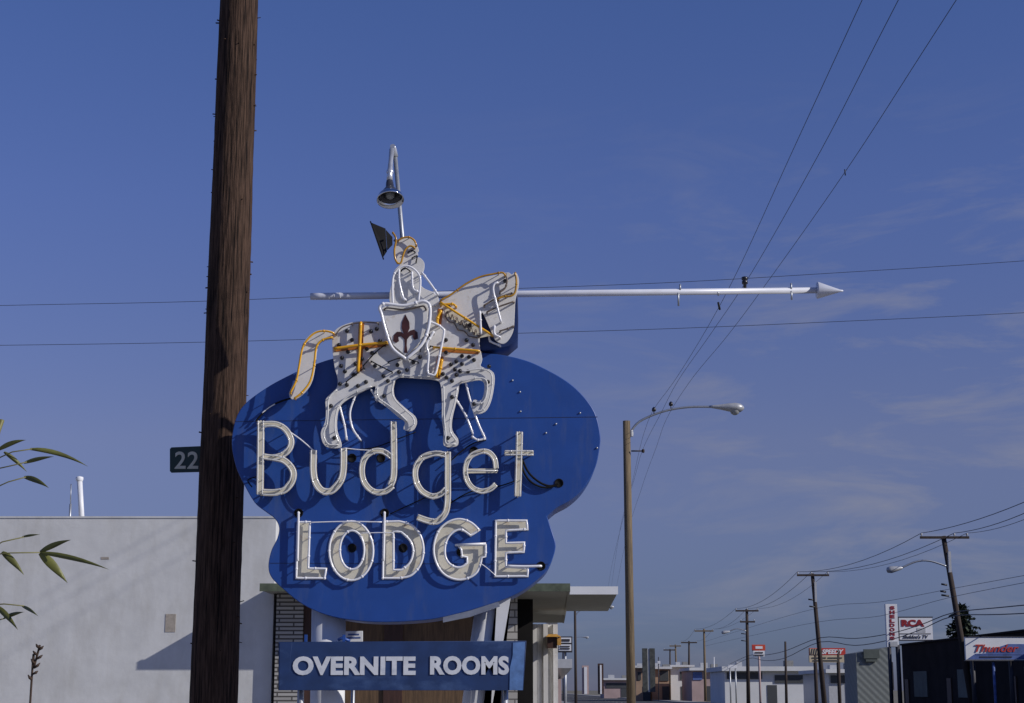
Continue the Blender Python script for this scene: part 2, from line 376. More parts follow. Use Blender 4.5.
# ------------------------------------------------------------------ ground, street
def sheet(name, x0, y0, x1, y1, z, m, div=1):
    b = MB(); b.add([(x0,y0,z),(x1,y0,z),(x1,y1,z),(x0,y1,z)], [(0,1,2,3)])
    return tag(b.build(name, m), kind='structure')
sheet('ground', -2500, -200, 2500, 4500, 0.0, M['earth'])
sheet('forecourt', -40, -8, 2.4, 23.95, 0.006, M['concrete'])
sheet('road', 6.9, -60, 21.0, 3000, 0.004, M['asphalt'])
tag(MB().box((2.4, -60, -0.1), (6.75, 3000, 0.13)).build('pavement', M['concrete']), kind='structure')
tag(MB().box((6.75, -60, -0.1), (6.9, 3000, 0.15)).build('kerb', M['concrete']), kind='structure')
tag(MB().box((21.0, -60, -0.1), (21.15, 3000, 0.15)).build('kerb', M['concrete']), kind='structure')
tag(MB().box((21.15, -60, -0.1), (24.1, 3000, 0.13)).build('pavement', M['concrete']), kind='structure')
b = MB()
for i in range(120):
    y = -40 + i * 9.0
    b.add([(13.87, y, 0.009), (14.03, y, 0.009), (14.03, y + 3, 0.009), (13.87, y + 3, 0.009)], [(0,1,2,3)])
tag(b.build('road_marking', M['paint']), kind='structure')

# ------------------------------------------------------------------ white building on the left
YW = 24.0
t = thing('white_building', 'long plain white stucco building with a flat roof behind the big wooden pole', 'building', (-8, YW, 0))
xr = P(274, 592, YW).x; zt = P(150, 518, YW).z
wall = MB().box((-26, YW, 0), (xr, YW + 14, zt)).build('wall', M['stucco'], t)
cap = MB().box((-26.05, YW - 0.012, zt), (xr + 0.03, YW + 14.03, zt + 0.025)).build('roof_coping', M['stucco'], t)
a, c = P(165, 632, YW), P(176, 614, YW)
MB().box((a.x, YW - 0.006, a.z), (c.x, YW + 0.02, c.z)).build('plaster_patch', M['beige'], wall)
a, c = P(101, 559.5, YW), P(109, 557, YW)
MB().box((a.x, YW - 0.004, a.z), (c.x, YW + 0.02, c.z)).build('plaster_patch', M['beige'], wall)
q = MB(); q.tube([P(83.5, 519, YW + 0.7) - Vector((0, 0, 0.25)), P(79.5, 479, YW + 0.7)], 0.042, 10)
q.lathe([(0.05, -0.03), (0.06, 0.0), (0.055, 0.03), (0.0, 0.045)], P(79.5, 479, YW + 0.7), n=10); q.build('vent_pipe', M['col'], t)
q = MB(); q.tube([P(70, 519, YW + 0.7) - Vector((0, 0, 0.25)), P(70.5, 504, YW + 0.7)], 0.018, 8); q.tube([P(70.5, 505, YW + 0.7), P(71, 484, YW + 0.7)], 0.009, 6)
q.build('vent_pipe', M['galv'], t)

# ------------------------------------------------------------------ motel building behind the sign
t = thing('motel_building', 'motel front of pale brick and brown wood under a flat canopy behind the blue sign', 'building', (-1.6, YW, 0))
YF = 23.24
zs = P(300, 590.5, YF).z; zf = P(300, 583.5, YF).z                 # canopy underside, top
xl = P(262, 590, YF).x; xrf = P(568, 590, YF).x
xb = (562 - CX) / F * 34.5
can = MB(); can.hexa([(xl, YF, zs), (xrf, YF, zs), (xb, 34.5, zs), (xl, 34.5, zs)], [(xl, YF, zf - 0.01), (xrf, YF, zf - 0.01), (xb, 34.5, zf - 0.01), (xl, 34.5, zf - 0.01)])
can = can.build('canopy', M['soffit'], t)
f = MB().box((xl - 0.03, YF - 0.03, zs - 0.012), (xrf + 0.03, YF - 0.001, zf)); f.build('fascia', M['green'], can)
f = MB(); f.hexa([(xrf + 0.001, YF, zs - 0.01), (xrf + 0.03, YF, zs - 0.01), (xb + 0.03, 34.5, zs - 0.01), (xb + 0.001, 34.5, zs - 0.01)],
                 [(xrf + 0.001, YF, zf), (xrf + 0.03, YF, zf), (xb + 0.03, 34.5, zf), (xb + 0.001, 34.5, zf)]); f.build('fascia', M['soffit'], can)
X = lambda px, Y: (px - CX) / F * Y / 1.0
YM = 23.86
def X2(px, Y): return P(px, 640, Y).x
zc = zs - 0.002
MB().box((X2(275.5, YM), YM, 0), (X2(302.5, YM), YM + 1.4, zc)).build('brick_pier', M['stone'], t)
MB().box((X2(302.5, YM) + 0.002, YM + 0.06, 0), (X2(313, YM), YM + 0.3, zc)).build('post', M['darkwood'], t)
w = MB().box((X2(313, YM) + 0.002, YM + 0.22, 0), (X2(505, YM), YM + 0.42, zc)).build('wood_wall', M['panelwood'], t)
MB().box((X2(383, YM), YM + 0.19, 0.02), (X2(402, YM), YM + 0.26, zc - 0.05)).build('door', M['darkwood'], t)
MB().box((X2(505, YM) + 0.002, YM, 0), (X2(517.5, YM), YM + 0.9, zc)).build('brick_pier', M['stone2'], t)
MB().box((X2(517.5, 25.5), 25.5, 0), (X2(533, 25.5), 25.7, zc)).build('doorway', M['void'], t)  # solid near-black slab stands in for the shade inside the opening
# boarded wall further back under the canopy's right side
YB = 29.0
for x0, x1, dy in ((531, 537, 0), (537.3, 543, 0.05), (543.3, 548, 0.0), (548.3, 553, 0.25), (553.3, 558, 0.12)):
    MB().box((X2(x0, YB), YB + dy, 0), (X2(x1, YB), YB + dy + 1.5, P(540, 624, YB).z)).build('wall_board', M['whiteboard'], t)
q = MB(); a, c = P(547.5, 648, YB - 0.3), P(557, 637, YB - 0.3)
q.box((a.x, YB - 0.3, a.z), (c.x, YB - 0.02, c.z)); bx = q.build('brown_box', M['darkwood'], t)  # small brown wall box of unknown use, with an orange hood
q = MB(); q.hexa([(a.x - 0.03, YB - 0.38, c.z + 0.002), (c.x + 0.07, YB - 0.38, c.z + 0.002), (c.x + 0.07, YB - 0.02, c.z + 0.002), (a.x - 0.03, YB - 0.02, c.z + 0.002)],
                 [(a.x + 0.02, YB - 0.3, c.z + 0.05), (c.x, YB - 0.3, c.z + 0.05), (c.x, YB - 0.02, c.z + 0.05), (a.x + 0.02, YB - 0.02, c.z + 0.05)])
q.box((c.x + 0.003, YB - 0.33, a.z + 0.05), (c.x + 0.07, YB - 0.05, c.z - 0.01)); q.build('box_hood', M['orange'], bx)

# farther white canopy
Y2, Y2b = 36.0, 43.9
t = thing('shop_canopy', 'white edged flat canopy jutting out beyond the motel roof', 'canopy', (P(590, 640, Y2).x, Y2, 0))
z0, z1 = P(590, 594, Y2).z, P(590, 586.5, Y2).z
x0, x1 = P(545, 590, Y2).x, P(617, 590, Y2).x
MB().hexa([(x0, Y2, z0), (x1, Y2, z0), (P(608, 611, Y2b).x, Y2b, z0), (x0, Y2b, z0)], [(x0, Y2, z1 - 0.01), (x1, Y2, z1 - 0.01), (P(608, 611, Y2b).x, Y2b, z1 - 0.01), (x0, Y2b, z1 - 0.01)]).build('slab', M['soffit'], t)
MB().box((x0, Y2 - 0.03, z0 - 0.01), (x1 + 0.02, Y2 - 0.001, z1)).build('fascia', M['white'], t)
MB().box((P(546, 650, Y2b).x, Y2b - 1.5, 0), (P(556, 650, Y2b).x, Y2b, z0 - 0.002)).build('support_wall', M['whiteboard'], t)

# ------------------------------------------------------------------ big pole and street number blade
YP = 16.12
pt, pb = P(239.2, 0, YP), P(214.5, 677, YP)
dirp = (pt - pb).normalized()
base = pb + dirp * (-pb.z / dirp.z); top = pb + dirp * ((9.5 - pb.z) / dirp.z)
t = thing('utility_pole', 'thick dark brown wooden pole rising past the left end of the blue motel sign', 'utility pole', base)
q = MB(); n, m_ = 28, 90
vs = []; ra, rb = 0.239, 0.197
ph = [random.uniform(-1, 1) for _ in range(n)]
for i in range(m_ + 1):
    f_ = i / m_; c = base.lerp(top, f_); r_ = ra + (rb - ra) * f_
    for k in range(n):
        an = 2 * math.pi * k / n
        d = 1 + 0.022 * ph[k] + 0.010 * math.sin(i * 0.31 + 5 * ph[k]) + random.uniform(-0.008, 0.008)
        vs.append(c + Vector((math.cos(an), math.sin(an), 0)) * r_ * d)
fs = [(i*n + k, i*n + (k+1) % n, (i+1)*n + (k+1) % n, (i+1)*n + k) for i in range(m_) for k in range(n)] + [tuple(m_*n + k for k in range(n))]
q.add(vs, fs, True)
for i in range(46):                                                  # old staples and nail stubs
    z = random.uniform(1.8, 8.5); c = base.lerp(top, z / 9.5); r_ = ra + (rb - ra) * z / 9.5
    an = random.choice([math.pi, 0, math.pi, 0, -1.6, -0.9]) + random.uniform(-0.5, 0.5)
    d = Vector((math.cos(an), math.sin(an), random.uniform(-0.3, 0.3)))
    q.tube([c + d * r_ * 0.95, c + d * (r_ + random.uniform(0.012, 0.035))], random.uniform(0.004, 0.008), 5)
q.build('pole', M['polewood'], t)
YN = 16.18
t2 = thing('street_sign', 'small dark green street number sign fixed to the big wooden pole', 'street sign', P(187, 472, YN))
bl = [(171.5, 447.5), (230, 445.0), (230, 471), (171.5, 472.5), (170, 471), (170, 449)]
plate('blade', [bl], YN, 0.012, M['greensign'], t2, 0.002)
text_px('lettering', '22', 174.5, 451.5, 198.2, 468.8, YN - 0.002, M['digit'], t2, bold=0.015, spacing=1.05)

# ------------------------------------------------------------------ the motel sign
YS = 15.0
sg = thing('motel_sign', 'big blue double lobed motel sign with neon letters and a knight on horseback', 'motel sign', (P(400, 600, YS).x, YS + 0.3, 0))
cab_px = [(295,373),(271,385.6),(249,401),(238.5,414),(233.5,431),(232.6,447),(236.5,466),(243,481),(255,502),(266,511),(275,518),(279.6,527),(278,538),(271.8,551),
          (269,566),(272,577),(283,588),(302.5,603.5),(327,614.5),(356,620),(385,621.5),(418,620),(443,616.5),(484,605.5),(517,593),(541,575.5),(550,563),(555,546.5),(552,533),
          (546.2,516),(556,507.5),(568.3,500.8),(579.5,491.5),(588.2,480),(595.3,465.6),(598.9,448.5),(599.7,435),(595.5,415.6),(586.8,401),(574,387.7),(560,377.7),(543,368.5),(528.4,362),(510,357),
          (490,354),(460,352),(420,351.5),(380,353),(340,357.5),(312,366)]
out = spl(cab_px[:29], False, 5) + spl(cab_px[29:] + [cab_px[0]], False, 5)[:-1]
cabinet = plate('cabinet', [out], YS, 0.56, M['blue'], sg, 0.006)
q = MB()
for (xa, ya, xb_, yb) in ((234.5, 421.8, 597.5, 417.2), (270, 563.5, 548, 564.5)):
    a, c = P(xa, ya, YS), P(xb_, yb, YS)
    q.hexa([(a.x, YS - 0.0018, a.z), (c.x, YS - 0.0018, c.z), (c.x, YS + 0.004, c.z), (a.x, YS + 0.004, a.z)],
           [(a.x, YS - 0.0018, a.z + 0.006), (c.x, YS - 0.0018, c.z + 0.006), (c.x, YS + 0.004, c.z + 0.006), (a.x, YS + 0.004, a.z + 0.006)])
q.build('panel_seam', mat('seam_shadow_gap', (0.010, 0.026, 0.10), 0.6), cabinet)
for (x, y) in ((512.5, 380.5), (520.5, 411.5), (580, 413), (546, 433), (556, 424), (597, 448), (520, 392)):
    MB().lathe([(0.0, -0.014), (0.007, -0.011), (0.010, -0.004), (0.010, 0.004)], P(x, y, YS), (0, 1, 0), 8).build('bolt', M['galv'], cabinet)
q = MB(); pp = [P(x, y, YS - 0.004) for x, y in ((443, 617.5), (470, 611), (498, 602))]; pq = [P(x, y, YS - 0.05) for x, y in ((443, 622.5), (470, 617), (500, 606.5))]
for i in range(2): q.hexa([pp[i], pp[i+1], pq[i+1], pq[i]], [p + Vector((0, 0.006, 0.004)) for p in (pp[i], pp[i+1], pq[i+1], pq[i])])
q.build('loose_edge_strip', M['galv'], cabinet)
# holes where cables and tubes enter the cabinet
def porthole(x, y, r=0.034, parent=None):
    q = MB(); c = P(x, y, YS - 0.002)
    q.lathe([(0.0, 0.0), (r, 0.0), (r, -0.004), (r * 1.22, -0.004), (r * 1.25, 0.006)], c, (0, 1, 0), 16); q.build('porthole', M['black'], parent or cabinet)
for x, y in ((298.6, 513), (384.6, 513), (541, 566), (559, 483), (352, 548), (403, 548), (461, 552), (474, 451), (381, 458), (352, 458)): porthole(x, y)

# ---- word "Budget": painted strokes with twin tubes standing well off the panel
LETTERS = {
 'B': [([(259.8,494),(260.3,460),(260.8,421)], 7.4), ([(263,424.3),(276,424.3),(286,430),(291.2,441),(287.5,451),(276,457.2),(263.5,456.5)], 6.2),
       ([(272,457.5),(284,460.5),(292.6,470),(292.2,480.5),(285,489.5),(275,492.4),(262.5,492.2)], 6.8)],
 'u': [([(313.6,450.5),(313.2,470),(315.5,482),(322,490.5),(331,490.8),(339,483),(343,472),(343.6,448.5)], 7.0)],
 'd': [([(393.4,421.5),(393.8,450),(393.6,475),(390.5,485)], 6.8), ([(392.5,486),(384,491.8),(373,491.2),(364.5,482.5),(361.8,470.5),(364.5,458.5),(373,451.6),(383,451.4),(391,456.5)], 6.0)],
 'g': [([(447.6,452),(447.7,480),(447.4,503),(444.5,514),(437,521),(429,521),(417.5,517.2)], 6.6), ([(445,454.5),(434,453.5),(422,458),(415.6,468.5),(416,480.5),(422,491),(432,496.2),(440,494.3),(446,489)], 6.0)],
 'e': [([(467.5,471),(497,470.6)], 4.6), ([(496,468),(494.6,459),(488.5,452.2),(479.5,451.8),(470,457),(465.6,467),(466.5,478.5),(472.5,487.7),(482,491.2),(490,489),(495.5,484.5)], 5.4)],
 't': [([(519.5,432),(518.8,460),(517.6,496)], 7.2), ([(505,453),(519,452.8),(533,453)], 5.6)],
}
YT = YS - 0.118
for ch, strokes in LETTERS.items():
    lo = None
    for i, (pts, w) in enumerate(strokes):
        sp_ = spl(pts, False, 6); me_y = YS - 0.092 - 0.0022 * i
        lw = [[XZ(p[0], p[1], me_y) for p in ribbon(sp_, w)]]
        me = curve_mesh(lw, 0.004); me.transform(Matrix(((1,0,0,0),(0,0,-1,me_y + 0.004),(0,1,0,0),(0,0,0,1))))
        if lo is None:
            bmj = bmesh.new()
            bmj.from_mesh(me); lo = True
        else: bmj.from_mesh(me)
        bpy.data.meshes.remove(me)
    st_ = MB()                                                        # stand-off studs behind the raised letter
    for pts, w in strokes:
        for p in (pts[0], pts[len(pts) // 2], pts[-1]):
            c = P(p[0], p[1], YS - 0.088); st_.tube([c, Vector((c.x, YS + 0.003, c.z))], 0.008, 6)
    m2_ = st_.mesh('tmp'); bmj.from_mesh(m2_); bpy.data.meshes.remove(m2_)
    me = bpy.data.meshes.new('letter'); bmj.to_mesh(me); bmj.free()
    lo = link('letter', me, M['cream'], sg)
    q = MB()
    for pts, w in strokes:
        # cream stroke is where the tubes are seen against: follow it a touch outside
        sp_ = spl(pts, False, 6)
        for s_ in ((-1, 1) if w > 5 else (0,)):
            tube_px(q, shift(sp_, s_ * w * 0.33), YT, 0.0065, smooth=False, feet=YS - 0.09, clips=2 if s_ else 1)
    q.build('neon_tube', M['dull_tube'], lo)
JN, JM = 'jumper_tube', 'tube'                                      # white jumper tubes between letters
q = MB(); tube_px(q, [(287, 430), (300, 439), (313, 450)], YS - 0.09, 0.006, feet=YS - 0.02); q.build(JN, M[JM], sg)
q = MB(); tube_px(q, [(262, 413), (269, 407.5), (275, 404)], YS - 0.09, 0.0055); q.build(JN, M[JM], sg)
q = MB(); tube_px(q, [(344, 448), (357, 449.5), (372, 450.5)], YS - 0.09, 0.005); q.build(JN, M[JM], sg)
JN, JM = 'supply_cable', 'black'                                    # black supply cables
q = MB(); tube_px(q, [(521, 457), (523, 470), (530, 481), (541, 487), (551, 487), (558.5, 483.5)], YS - 0.035, 0.010); q.build(JN, M[JM], sg)
q = MB(); tube_px(q, [(522, 459), (529, 473), (540, 482.5), (550, 486), (558, 484)], YS - 0.03, 0.010); q.build(JN, M[JM], sg)
q = MB(); tube_px(q, [(256, 421), (262, 414), (271, 406), (282, 401), (292, 398)], YS - 0.04, 0.009); q.build(JN, M[JM], sg)
q = MB(); tube_px(q, [(252, 487), (248, 480), (259, 476)], YS - 0.04, 0.006); q.build(JN, M[JM], sg)
q = MB(); tube_px(q, [(449, 462), (470, 445), (486, 440)], YS - 0.05, 0.006); q.build(JN, M[JM], sg)
q = MB(); tube_px(q, [(446, 506), (470, 492), (500, 486), (520, 479)], YS - 0.03, 0.006); q.build(JN, M[JM], sg)
q = MB(); tube_px(q, [(390, 514), (420, 500), (447, 488)], YS - 0.03, 0.005); q.build(JN, M[JM], sg)
q = MB(); tube_px(q, [(345, 450), (372, 448), (395, 440), (416, 432)], YS - 0.05, 0.005); q.build(JN, M[JM], sg)

# ---- word "LODGE": painted blocks, outlined by tubes
Lo = [(297,521.3),(310.6,521.3),(309,567.6),(327,568),(325.2,579),(295.4,579)]
Oo, Oi = ell(351.2, 550.8, 22.8, 30.4), ell(352, 550, 11.6, 18.8)
Do = spl([(399,520.5),(412,524.5),(421,535),(424.3,550),(421,565),(411.5,576),(400,579)], False, 5) + [(382,579),(383,521)]
Di = spl([(401,532.5),(409.5,541),(412.6,551),(409.5,562),(401.5,569.2)], False, 5) + [(394,569.5),(394,532)]
Go = spl([(480.3,530),(471.5,522),(459.8,518.3),(448,521.2),(438.6,529.3),(433.6,542.5),(433.4,555.7),(438.4,568.8),(446.6,576.9),(458.3,580.6),(470,578.2),(478,571.8),(481.8,561.5)], False, 5) \
   + [(482.5,557.9),(486.2,557),(486.5,544),(456.5,544.7),(460.5,549.8),(461.3,557),(466.4,557.9)] \
   + spl([(466.4,562.5),(461.3,566.2),(455.4,566.2),(449.5,562.5),(446,555.7),(446,545.4),(449.5,536.9),(455.4,531.7),(462,530.8),(470.8,536.6)], False, 5)
Eo = [(495,519.8),(527.2,519.8),(528.4,530),(506.7,531.2),(506.7,542.3),(525,541.7),(524.5,552.7),(506.7,553.5),(506.7,566.2),(528.6,567.4),(528.4,576.9),(494.2,577.3)]
YL = YS - 0.049
for nm, o_, i_ in (('L', Lo, None), ('O', Oo, Oi), ('D', Do, Di), ('G', Go, None), ('E', Eo, None)):
    lo = plate('letter', [o_] + ([i_] if i_ else []), YS - 0.010, 0.016, M['cream'], sg, 0.002)
    q = MB()
    def dens(pts):
        r = []
        for i in range(len(pts)):
            a, b_ = Vector(pts[i]), Vector(pts[(i+1) % len(pts)]); k = max(1, int((b_ - a).length / 3))
            r += [a.lerp(b_, j / k) for j in range(k)]
        return r
    tube_px(q, dens(inset(o_, 0.8)), YL, TR, True, False, feet=YS, clips=9)
    if i_: tube_px(q, dens(inset(i_, -0.6)), YL, TR, True, False, feet=YS, clips=5)
    if nm in 'LD':
        x = 298.4 if nm == 'L' else 384.4
        tube_px(q, [(x, 512.5), (x, 518), (x - 0.4, 540), (x - 0.9, 560)], YL - 0.012, 0.0115, feet=YS)
    if nm == 'E': tube_px(q, [(508, 566), (525, 566.4), (541, 566)], YL - 0.01, 0.0115, feet=YS)
    if nm == 'G': tube_px(q, [(455, 545), (486, 543.6)], YL - 0.012, 0.011, smooth=False)
    q.build('neon_tube', M['tube'], lo)
for pts_, r_ in (([(308, 522.5), (345, 521.5), (382, 522)], 0.0055), ([(360, 533.2), (382, 532.6), (393, 533)], 0.004), ([(480, 563), (487, 568), (495, 575)], 0.004)):
    q = MB(); tube_px(q, pts_, YS - 0.07, r_); q.build('jumper_tube', M['tube'], sg)

# ---- horse, cut from sheet metal and standing off the panel
YH = 14.885
body = [(333,334.5),(338,328),(349.7,323),(364,321),(381,321.5),(392,314),(418,307),(440.7,301),(452,295.6),(466,285.6),(480.5,278.5),(497.6,274.8),(508,272.5),(511.5,274.8),(515.5,272.3),
        (518.6,279),(518,288.5),(515.2,299.8),(514.4,315),(513.4,329),(509.5,338),(503.5,343.6),(496,340.5),(492.5,334),(488.5,325),(482.6,312.5),(480.2,318),(479.6,334),(479.5,346),(482,359),(480.5,366.2),
        (489,369.4),(494.2,375),(493.6,388),(490.5,402),(485,411.5),(476,413.6),(472,408),(473.6,400),(480.5,400.8),(484,393.7),(484.2,383),(478.5,380),(466,382.3),(459.5,384),
        (458.3,391),(456,402),(452,419),(452.2,430.7),(457.8,439),(456.3,446),(444,445.5),(443.8,432),(442,419),(442,402),(440.7,385),(436,380),(418,378.3),(399,377.5),
        (394.5,383),(393.4,391),(396,399.4),(406.6,409.4),(415,416.5),(416.5,423.6),(412,430.7),(403.7,429),(405,422),(398,416.5),(386.6,406.8),(376.7,399.6),(374.4,393.5),(375.5,386.2),
        (369.6,388),(358,393.7),(347,399.6),(340,406),(337,416.5),(337,430.7),(340.8,442),(339.7,447.6),(325.5,446.2),(320.8,433.5),(325.2,422),(326,410.8),(325.7,399.6),(331,393.7),(337,387.6),(337.8,379),(334.9,368),(333,354),(332.4,343)]
horse = plate('horse', [spl(body, True, 3)], YH, 0.02, M['horse'], sg, 0.002)
tail_px = [(334,332.3),(325.5,330.0),(315.5,331.4),(307,338),(301.3,348),(298.2,365),(295.4,379.5),(289.3,393.5),(293.5,399.4),(302.7,394.2),(311.3,382.6),(315.2,365),(317.2,348.5),(322.6,341),(333,338)]
tail = plate('tail', [spl(tail_px, True, 4)], YH + 0.004, 0.018, M['horse'], horse, 0.002)
a, c = P(352, 368, YH), P(472, 330, YH)
MB().box((a.x, YH + 0.021, a.z), (c.x, YS + 0.2, c.z)).build('backing_box', M['blue'], horse)
plate('head_box', [[(497,281),(508,280),(515,286),(517.5,298),(518,318),(517.5,338),(508,346),(490,349),(474,350),(474,335),(474,310),(484,291)]], YH + 0.075, 0.44, M['blue_shade'], sg, 0.004)  # blue box coloured darker to imitate the shade behind the head
YG = YH - 0.075
def gtube(name, paths, m, parent, Y=YG, r=TR, feet=YH, clips=1):
    for p in paths:
        q = MB(); tube_px(q, p, Y, r, feet=feet, clips=clips); q.build(name, m, parent)
gtube('neon_tube', [[(333.5,333),(325.5,331),(316,332.4),(308,339),(302.4,348.5),(299.3,365),(296.4,380),(290.4,393)],
                    [(332,337.2),(322.8,339.8),(316.4,347),(314,365),(310,381.5),(301.8,392.5),(294.5,398.3)]], M['gold_tube'], tail, clips=3, r=0.0095)
gtube('neon_tube', [[(440.5,300.3),(452,293.8),(466,283.8),(480,277),(492,274.2),(502,272.6),(505,275)],
                    [(515.2,272.8),(516.4,282),(515,292),(511,296),(504,296.6),(498,298.5)]], M['ochre_tube'], horse, clips=2, r=0.0095)
gtube('neon_tube', [[(360.8,322.5),(359.8,345),(358,370.5)], [(334.5,348.6),(360,345),(387,342.5)]], M['gold_tube'], horse, r=0.014, Y=YH - 0.07)
gtube('neon_tube', [[(433.6,347.2),(455,348.8),(479,350.8)], [(440.7,302.4),(465,318),(492,335)], [(441,304.6),(452,304),(456,306.3)]], M['gold_tube'], horse, r=0.011, Y=YH - 0.06)
gtube('neon_tube', [[(439.6,355.5),(438,366),(436.4,376)], [(440.9,311),(437.6,318),(437.6,324.5)], [(442,360),(440.5,368),(438.8,374)]], M['gold_tube'], horse, r=0.013, Y=YH - 0.05)
# painted trappings under the gold tubes
plate('strap_paint', [ribbon([(361.5,322.5),(359.2,371)], 5.2)], YH - 0.004, 0.008, M['trim'], horse, 0.001)
plate('strap_paint', [ribbon([(334,349.3),(386,344)], 4.6)], YH - 0.0065, 0.008, M['trim'], horse, 0.001)
plate('strap_paint', [ribbon([(440,349.5),(478.5,352)], 4.2)], YH - 0.004, 0.008, M['trim'], horse, 0.001)
plate('strap_paint', [ribbon([(440.5,356),(437,378)], 6.0)], YH - 0.0055, 0.008, M['trim'], horse, 0.001)
plate('strap_paint', [ribbon([(440.5,309),(438.6,325)], 5.0)], YH - 0.0045, 0.008, M['trim'], horse, 0.001)
sc = []
for i in range(8):
    f_ = i / 7; sc.append((446 + 33 * f_, 315.5 + 22 * f_)); sc.append((447.5 + 33 * f_, 311.5 + 21 * f_))
plate('mane_scallop', [[(443.5,306),(491,335.5),(478,338.2),(468,333.5),(459,329),(452,322),(446,316)]], YH - 0.003, 0.008, M['cream'], horse, 0.001)
gtube('scallop_wire', [sc, [(445,316),(449,321.5),(454,323),(458,329.5),(464,331),(469,336),(477,337.5)]], M['brown_tube'], horse, Y=YH - 0.018, r=0.006)
gtube('neon_tube', [[(497.5,282.5),(494,284.5),(493.3,291),(496.5,304),(499,314),(500.8,321)], [(479.8,311.5),(480.3,320),(481,333)], [(494.5,326),(494.5,334),(500,337)]], M['tube'], horse, clips=1)
gtube('bridle', [[(506,274),(507,281),(505,288),(500,292)], [(484,305.5),(496,298.5),(512,293)], [(487,312),(498,307),(514,301.5)], [(500,331),(508,328.5),(513.5,326)]], M['brown_tube'], horse, Y=YH - 0.06, r=0.0085)
gtube('neon_tube', [[(489.5,334),(490,341),(500,345.4)], [(339.5,405.5),(344.5,425),(346.5,439)], [(356,394),(350,412),(352.5,428),(360,439.5)], [(371,389.5),(375,396),(376.5,400)],
                    [(456.5,400),(466,416),(472.6,433)], [(465.5,382),(471,403),(478.5,424),(485,438)], [(472,436.5),(478,440),(485,438.5)]], M['tube'], horse, Y=YS - 0.09, r=0.0095, feet=YS, clips=3)
# outline tubes of the legs and belly
gtube('neon_tube', [[(336.5,390),(329,398),(328,412),(327,424),(323.5,434),(328,444),(337.5,444.5)], [(371,386.5),(357,391.5),(346,397.6),(338.5,406),(335.2,418),(335,431),(338.5,442)],
                    [(377.5,388),(377,394),(380,399.5),(388,405),(399,413.5),(406.5,420.5)], [(394,381),(392,391),(395,400),(405.5,410.5),(412.8,417.5),(414,424),(410,429)],
                    [(443.5,386),(444,404),(444.3,420),(445.6,433),(446,443.5),(455,444)], [(457,388),(454.5,403),(450,419),(450.2,431.5),(455.5,440)],
                    [(461,381.5),(478,377.8),(486.5,381),(486.5,394),(482.5,402.5),(475.5,403)], [(462,371.5),(480,369),(489,371.5),(492,377),(491.5,389),(488.5,402),(483.5,409.5),(476.5,411)],
                    [(400,375.3),(418,376),(435,377)]], M['dull_tube'], horse, Y=YH - 0.03, r=0.007, clips=3)
gtube('neon_tube', [[(336,334),(342,327.5),(352,324),(364,322.5),(378,323)]], M['brown_tube'], horse, Y=YH - 0.06, r=0.006)
gtube('jumper_tube', [[(363,366),(376,352),(385,345)], [(371,361),(380,366),(392,372)], [(346,382),(356,374),(364,368)], [(388,362),(402,358),(418,362)], [(420,350),(423,344),(427,338)], [(430,346),(440,347.5)]],
      M['black'], horse, Y=YH - 0.05, r=0.0055)
proto = None
for x, y in ((376.7,329),(342,358),(355.5,364),(353.5,374.8),(348,352),(367,349),(397.5,365),(413.5,362.5),(456.3,361.5),(455,369.5),(456.5,375),(466.5,340.3),(446,352.5),(451,364.5),(462,364),(469,357),(340,384),(358,386),(383.5,376),
             (388,381),(371,331.5),(345,371.5),(420,357),(446.5,377.5),(474,360),(468,371.5),(489,366.5),(429,336),(448.5,306),(352,340),(443,374),(341,366),(362,359),(375,366),(372,353),(380,341),(347,331),(339,345),(407,370),(428,372),(452,381),(460,371),(473,345),(462,356),(347,385),(366,382),(399,372),(334.5,438),(448,438),
             (452,397),(384,396),(331,406),(488,382),(474,404),(505,281),(446,340),(470,325)):
    c = P(x, y, YH)
    if proto is None:
        q = MB(); q.lathe([(0.0, -0.034), (0.009, -0.034), (0.013, -0.028), (0.013, -0.012), (0.019, -0.01), (0.019, 0.002)], c, (0, 1, 0), 12)
        proto = q.build('electrode_holder', M['bulb_base'], horse); c0 = c
    else:
        o = proto.copy(); COL.objects.link(o); o.location = c - c0

# ---- knight, shield, lance
YK = 14.87
kn = [(394.2,246),(396,241.5),(401,238.4),(408,237.2),(414,240),(417.0,246),(418.6,250.5),(417.2,252.2),(417.9,254.6),(416.8,257),(420.5,258.3),(424,263),(423.6,270),(420.8,275.5),(420,284),(425,289),(433,292.5),(438.5,299),(434,306),(392.5,306),(392.5,279),(395,270),(400,264.5),(396,261.5),(394.3,255)]
knight = plate('knight', [spl(kn, True, 4)], YK, 0.02, M['horse'], sg, 0.002)
a, c = P(400, 306, YK), P(420, 272, YK)
MB().box((a.x, YK + 0.021, a.z), (c.x, YS + 0.05, c.z)).build('bracket', M['galv'], knight)
gtube('neon_tube', [[(392.8,232.5),(395.5,237),(396,241),(394.4,250),(395,258),(397.6,263),(401,262.5),(403,255.5),(405.5,249.5),(410,246),(414.5,247.5)],
                    [(398,240.5),(403,237.8),(409,237.2),(414,240.2),(416.3,245)]], M['ochre_tube'], knight, Y=YK - 0.04, feet=YK, r=0.009, clips=1)
gtube('neon_tube', [[(392.8,303),(392.8,279),(398.5,268.5),(408,266),(417,272),(420.4,281),(418.5,300.5)], [(399.2,270),(399.2,281),(403,297),(405.5,299.5)], [(412,272),(413,288),(419,292)],
                    [(422,272.5),(430,283),(437.5,294)]], M['tube'], knight, Y=YK - 0.06, feet=YK, clips=2, r=0.010)
gtube('jumper_tube', [[(401,270.5),(405,268),(410,271)], [(416,262),(417,256),(412,258)], [(408,252),(412,250.5),(415,252)]], M['black'], knight, Y=YK - 0.03, feet=YK, r=0.006)
YD = 14.825
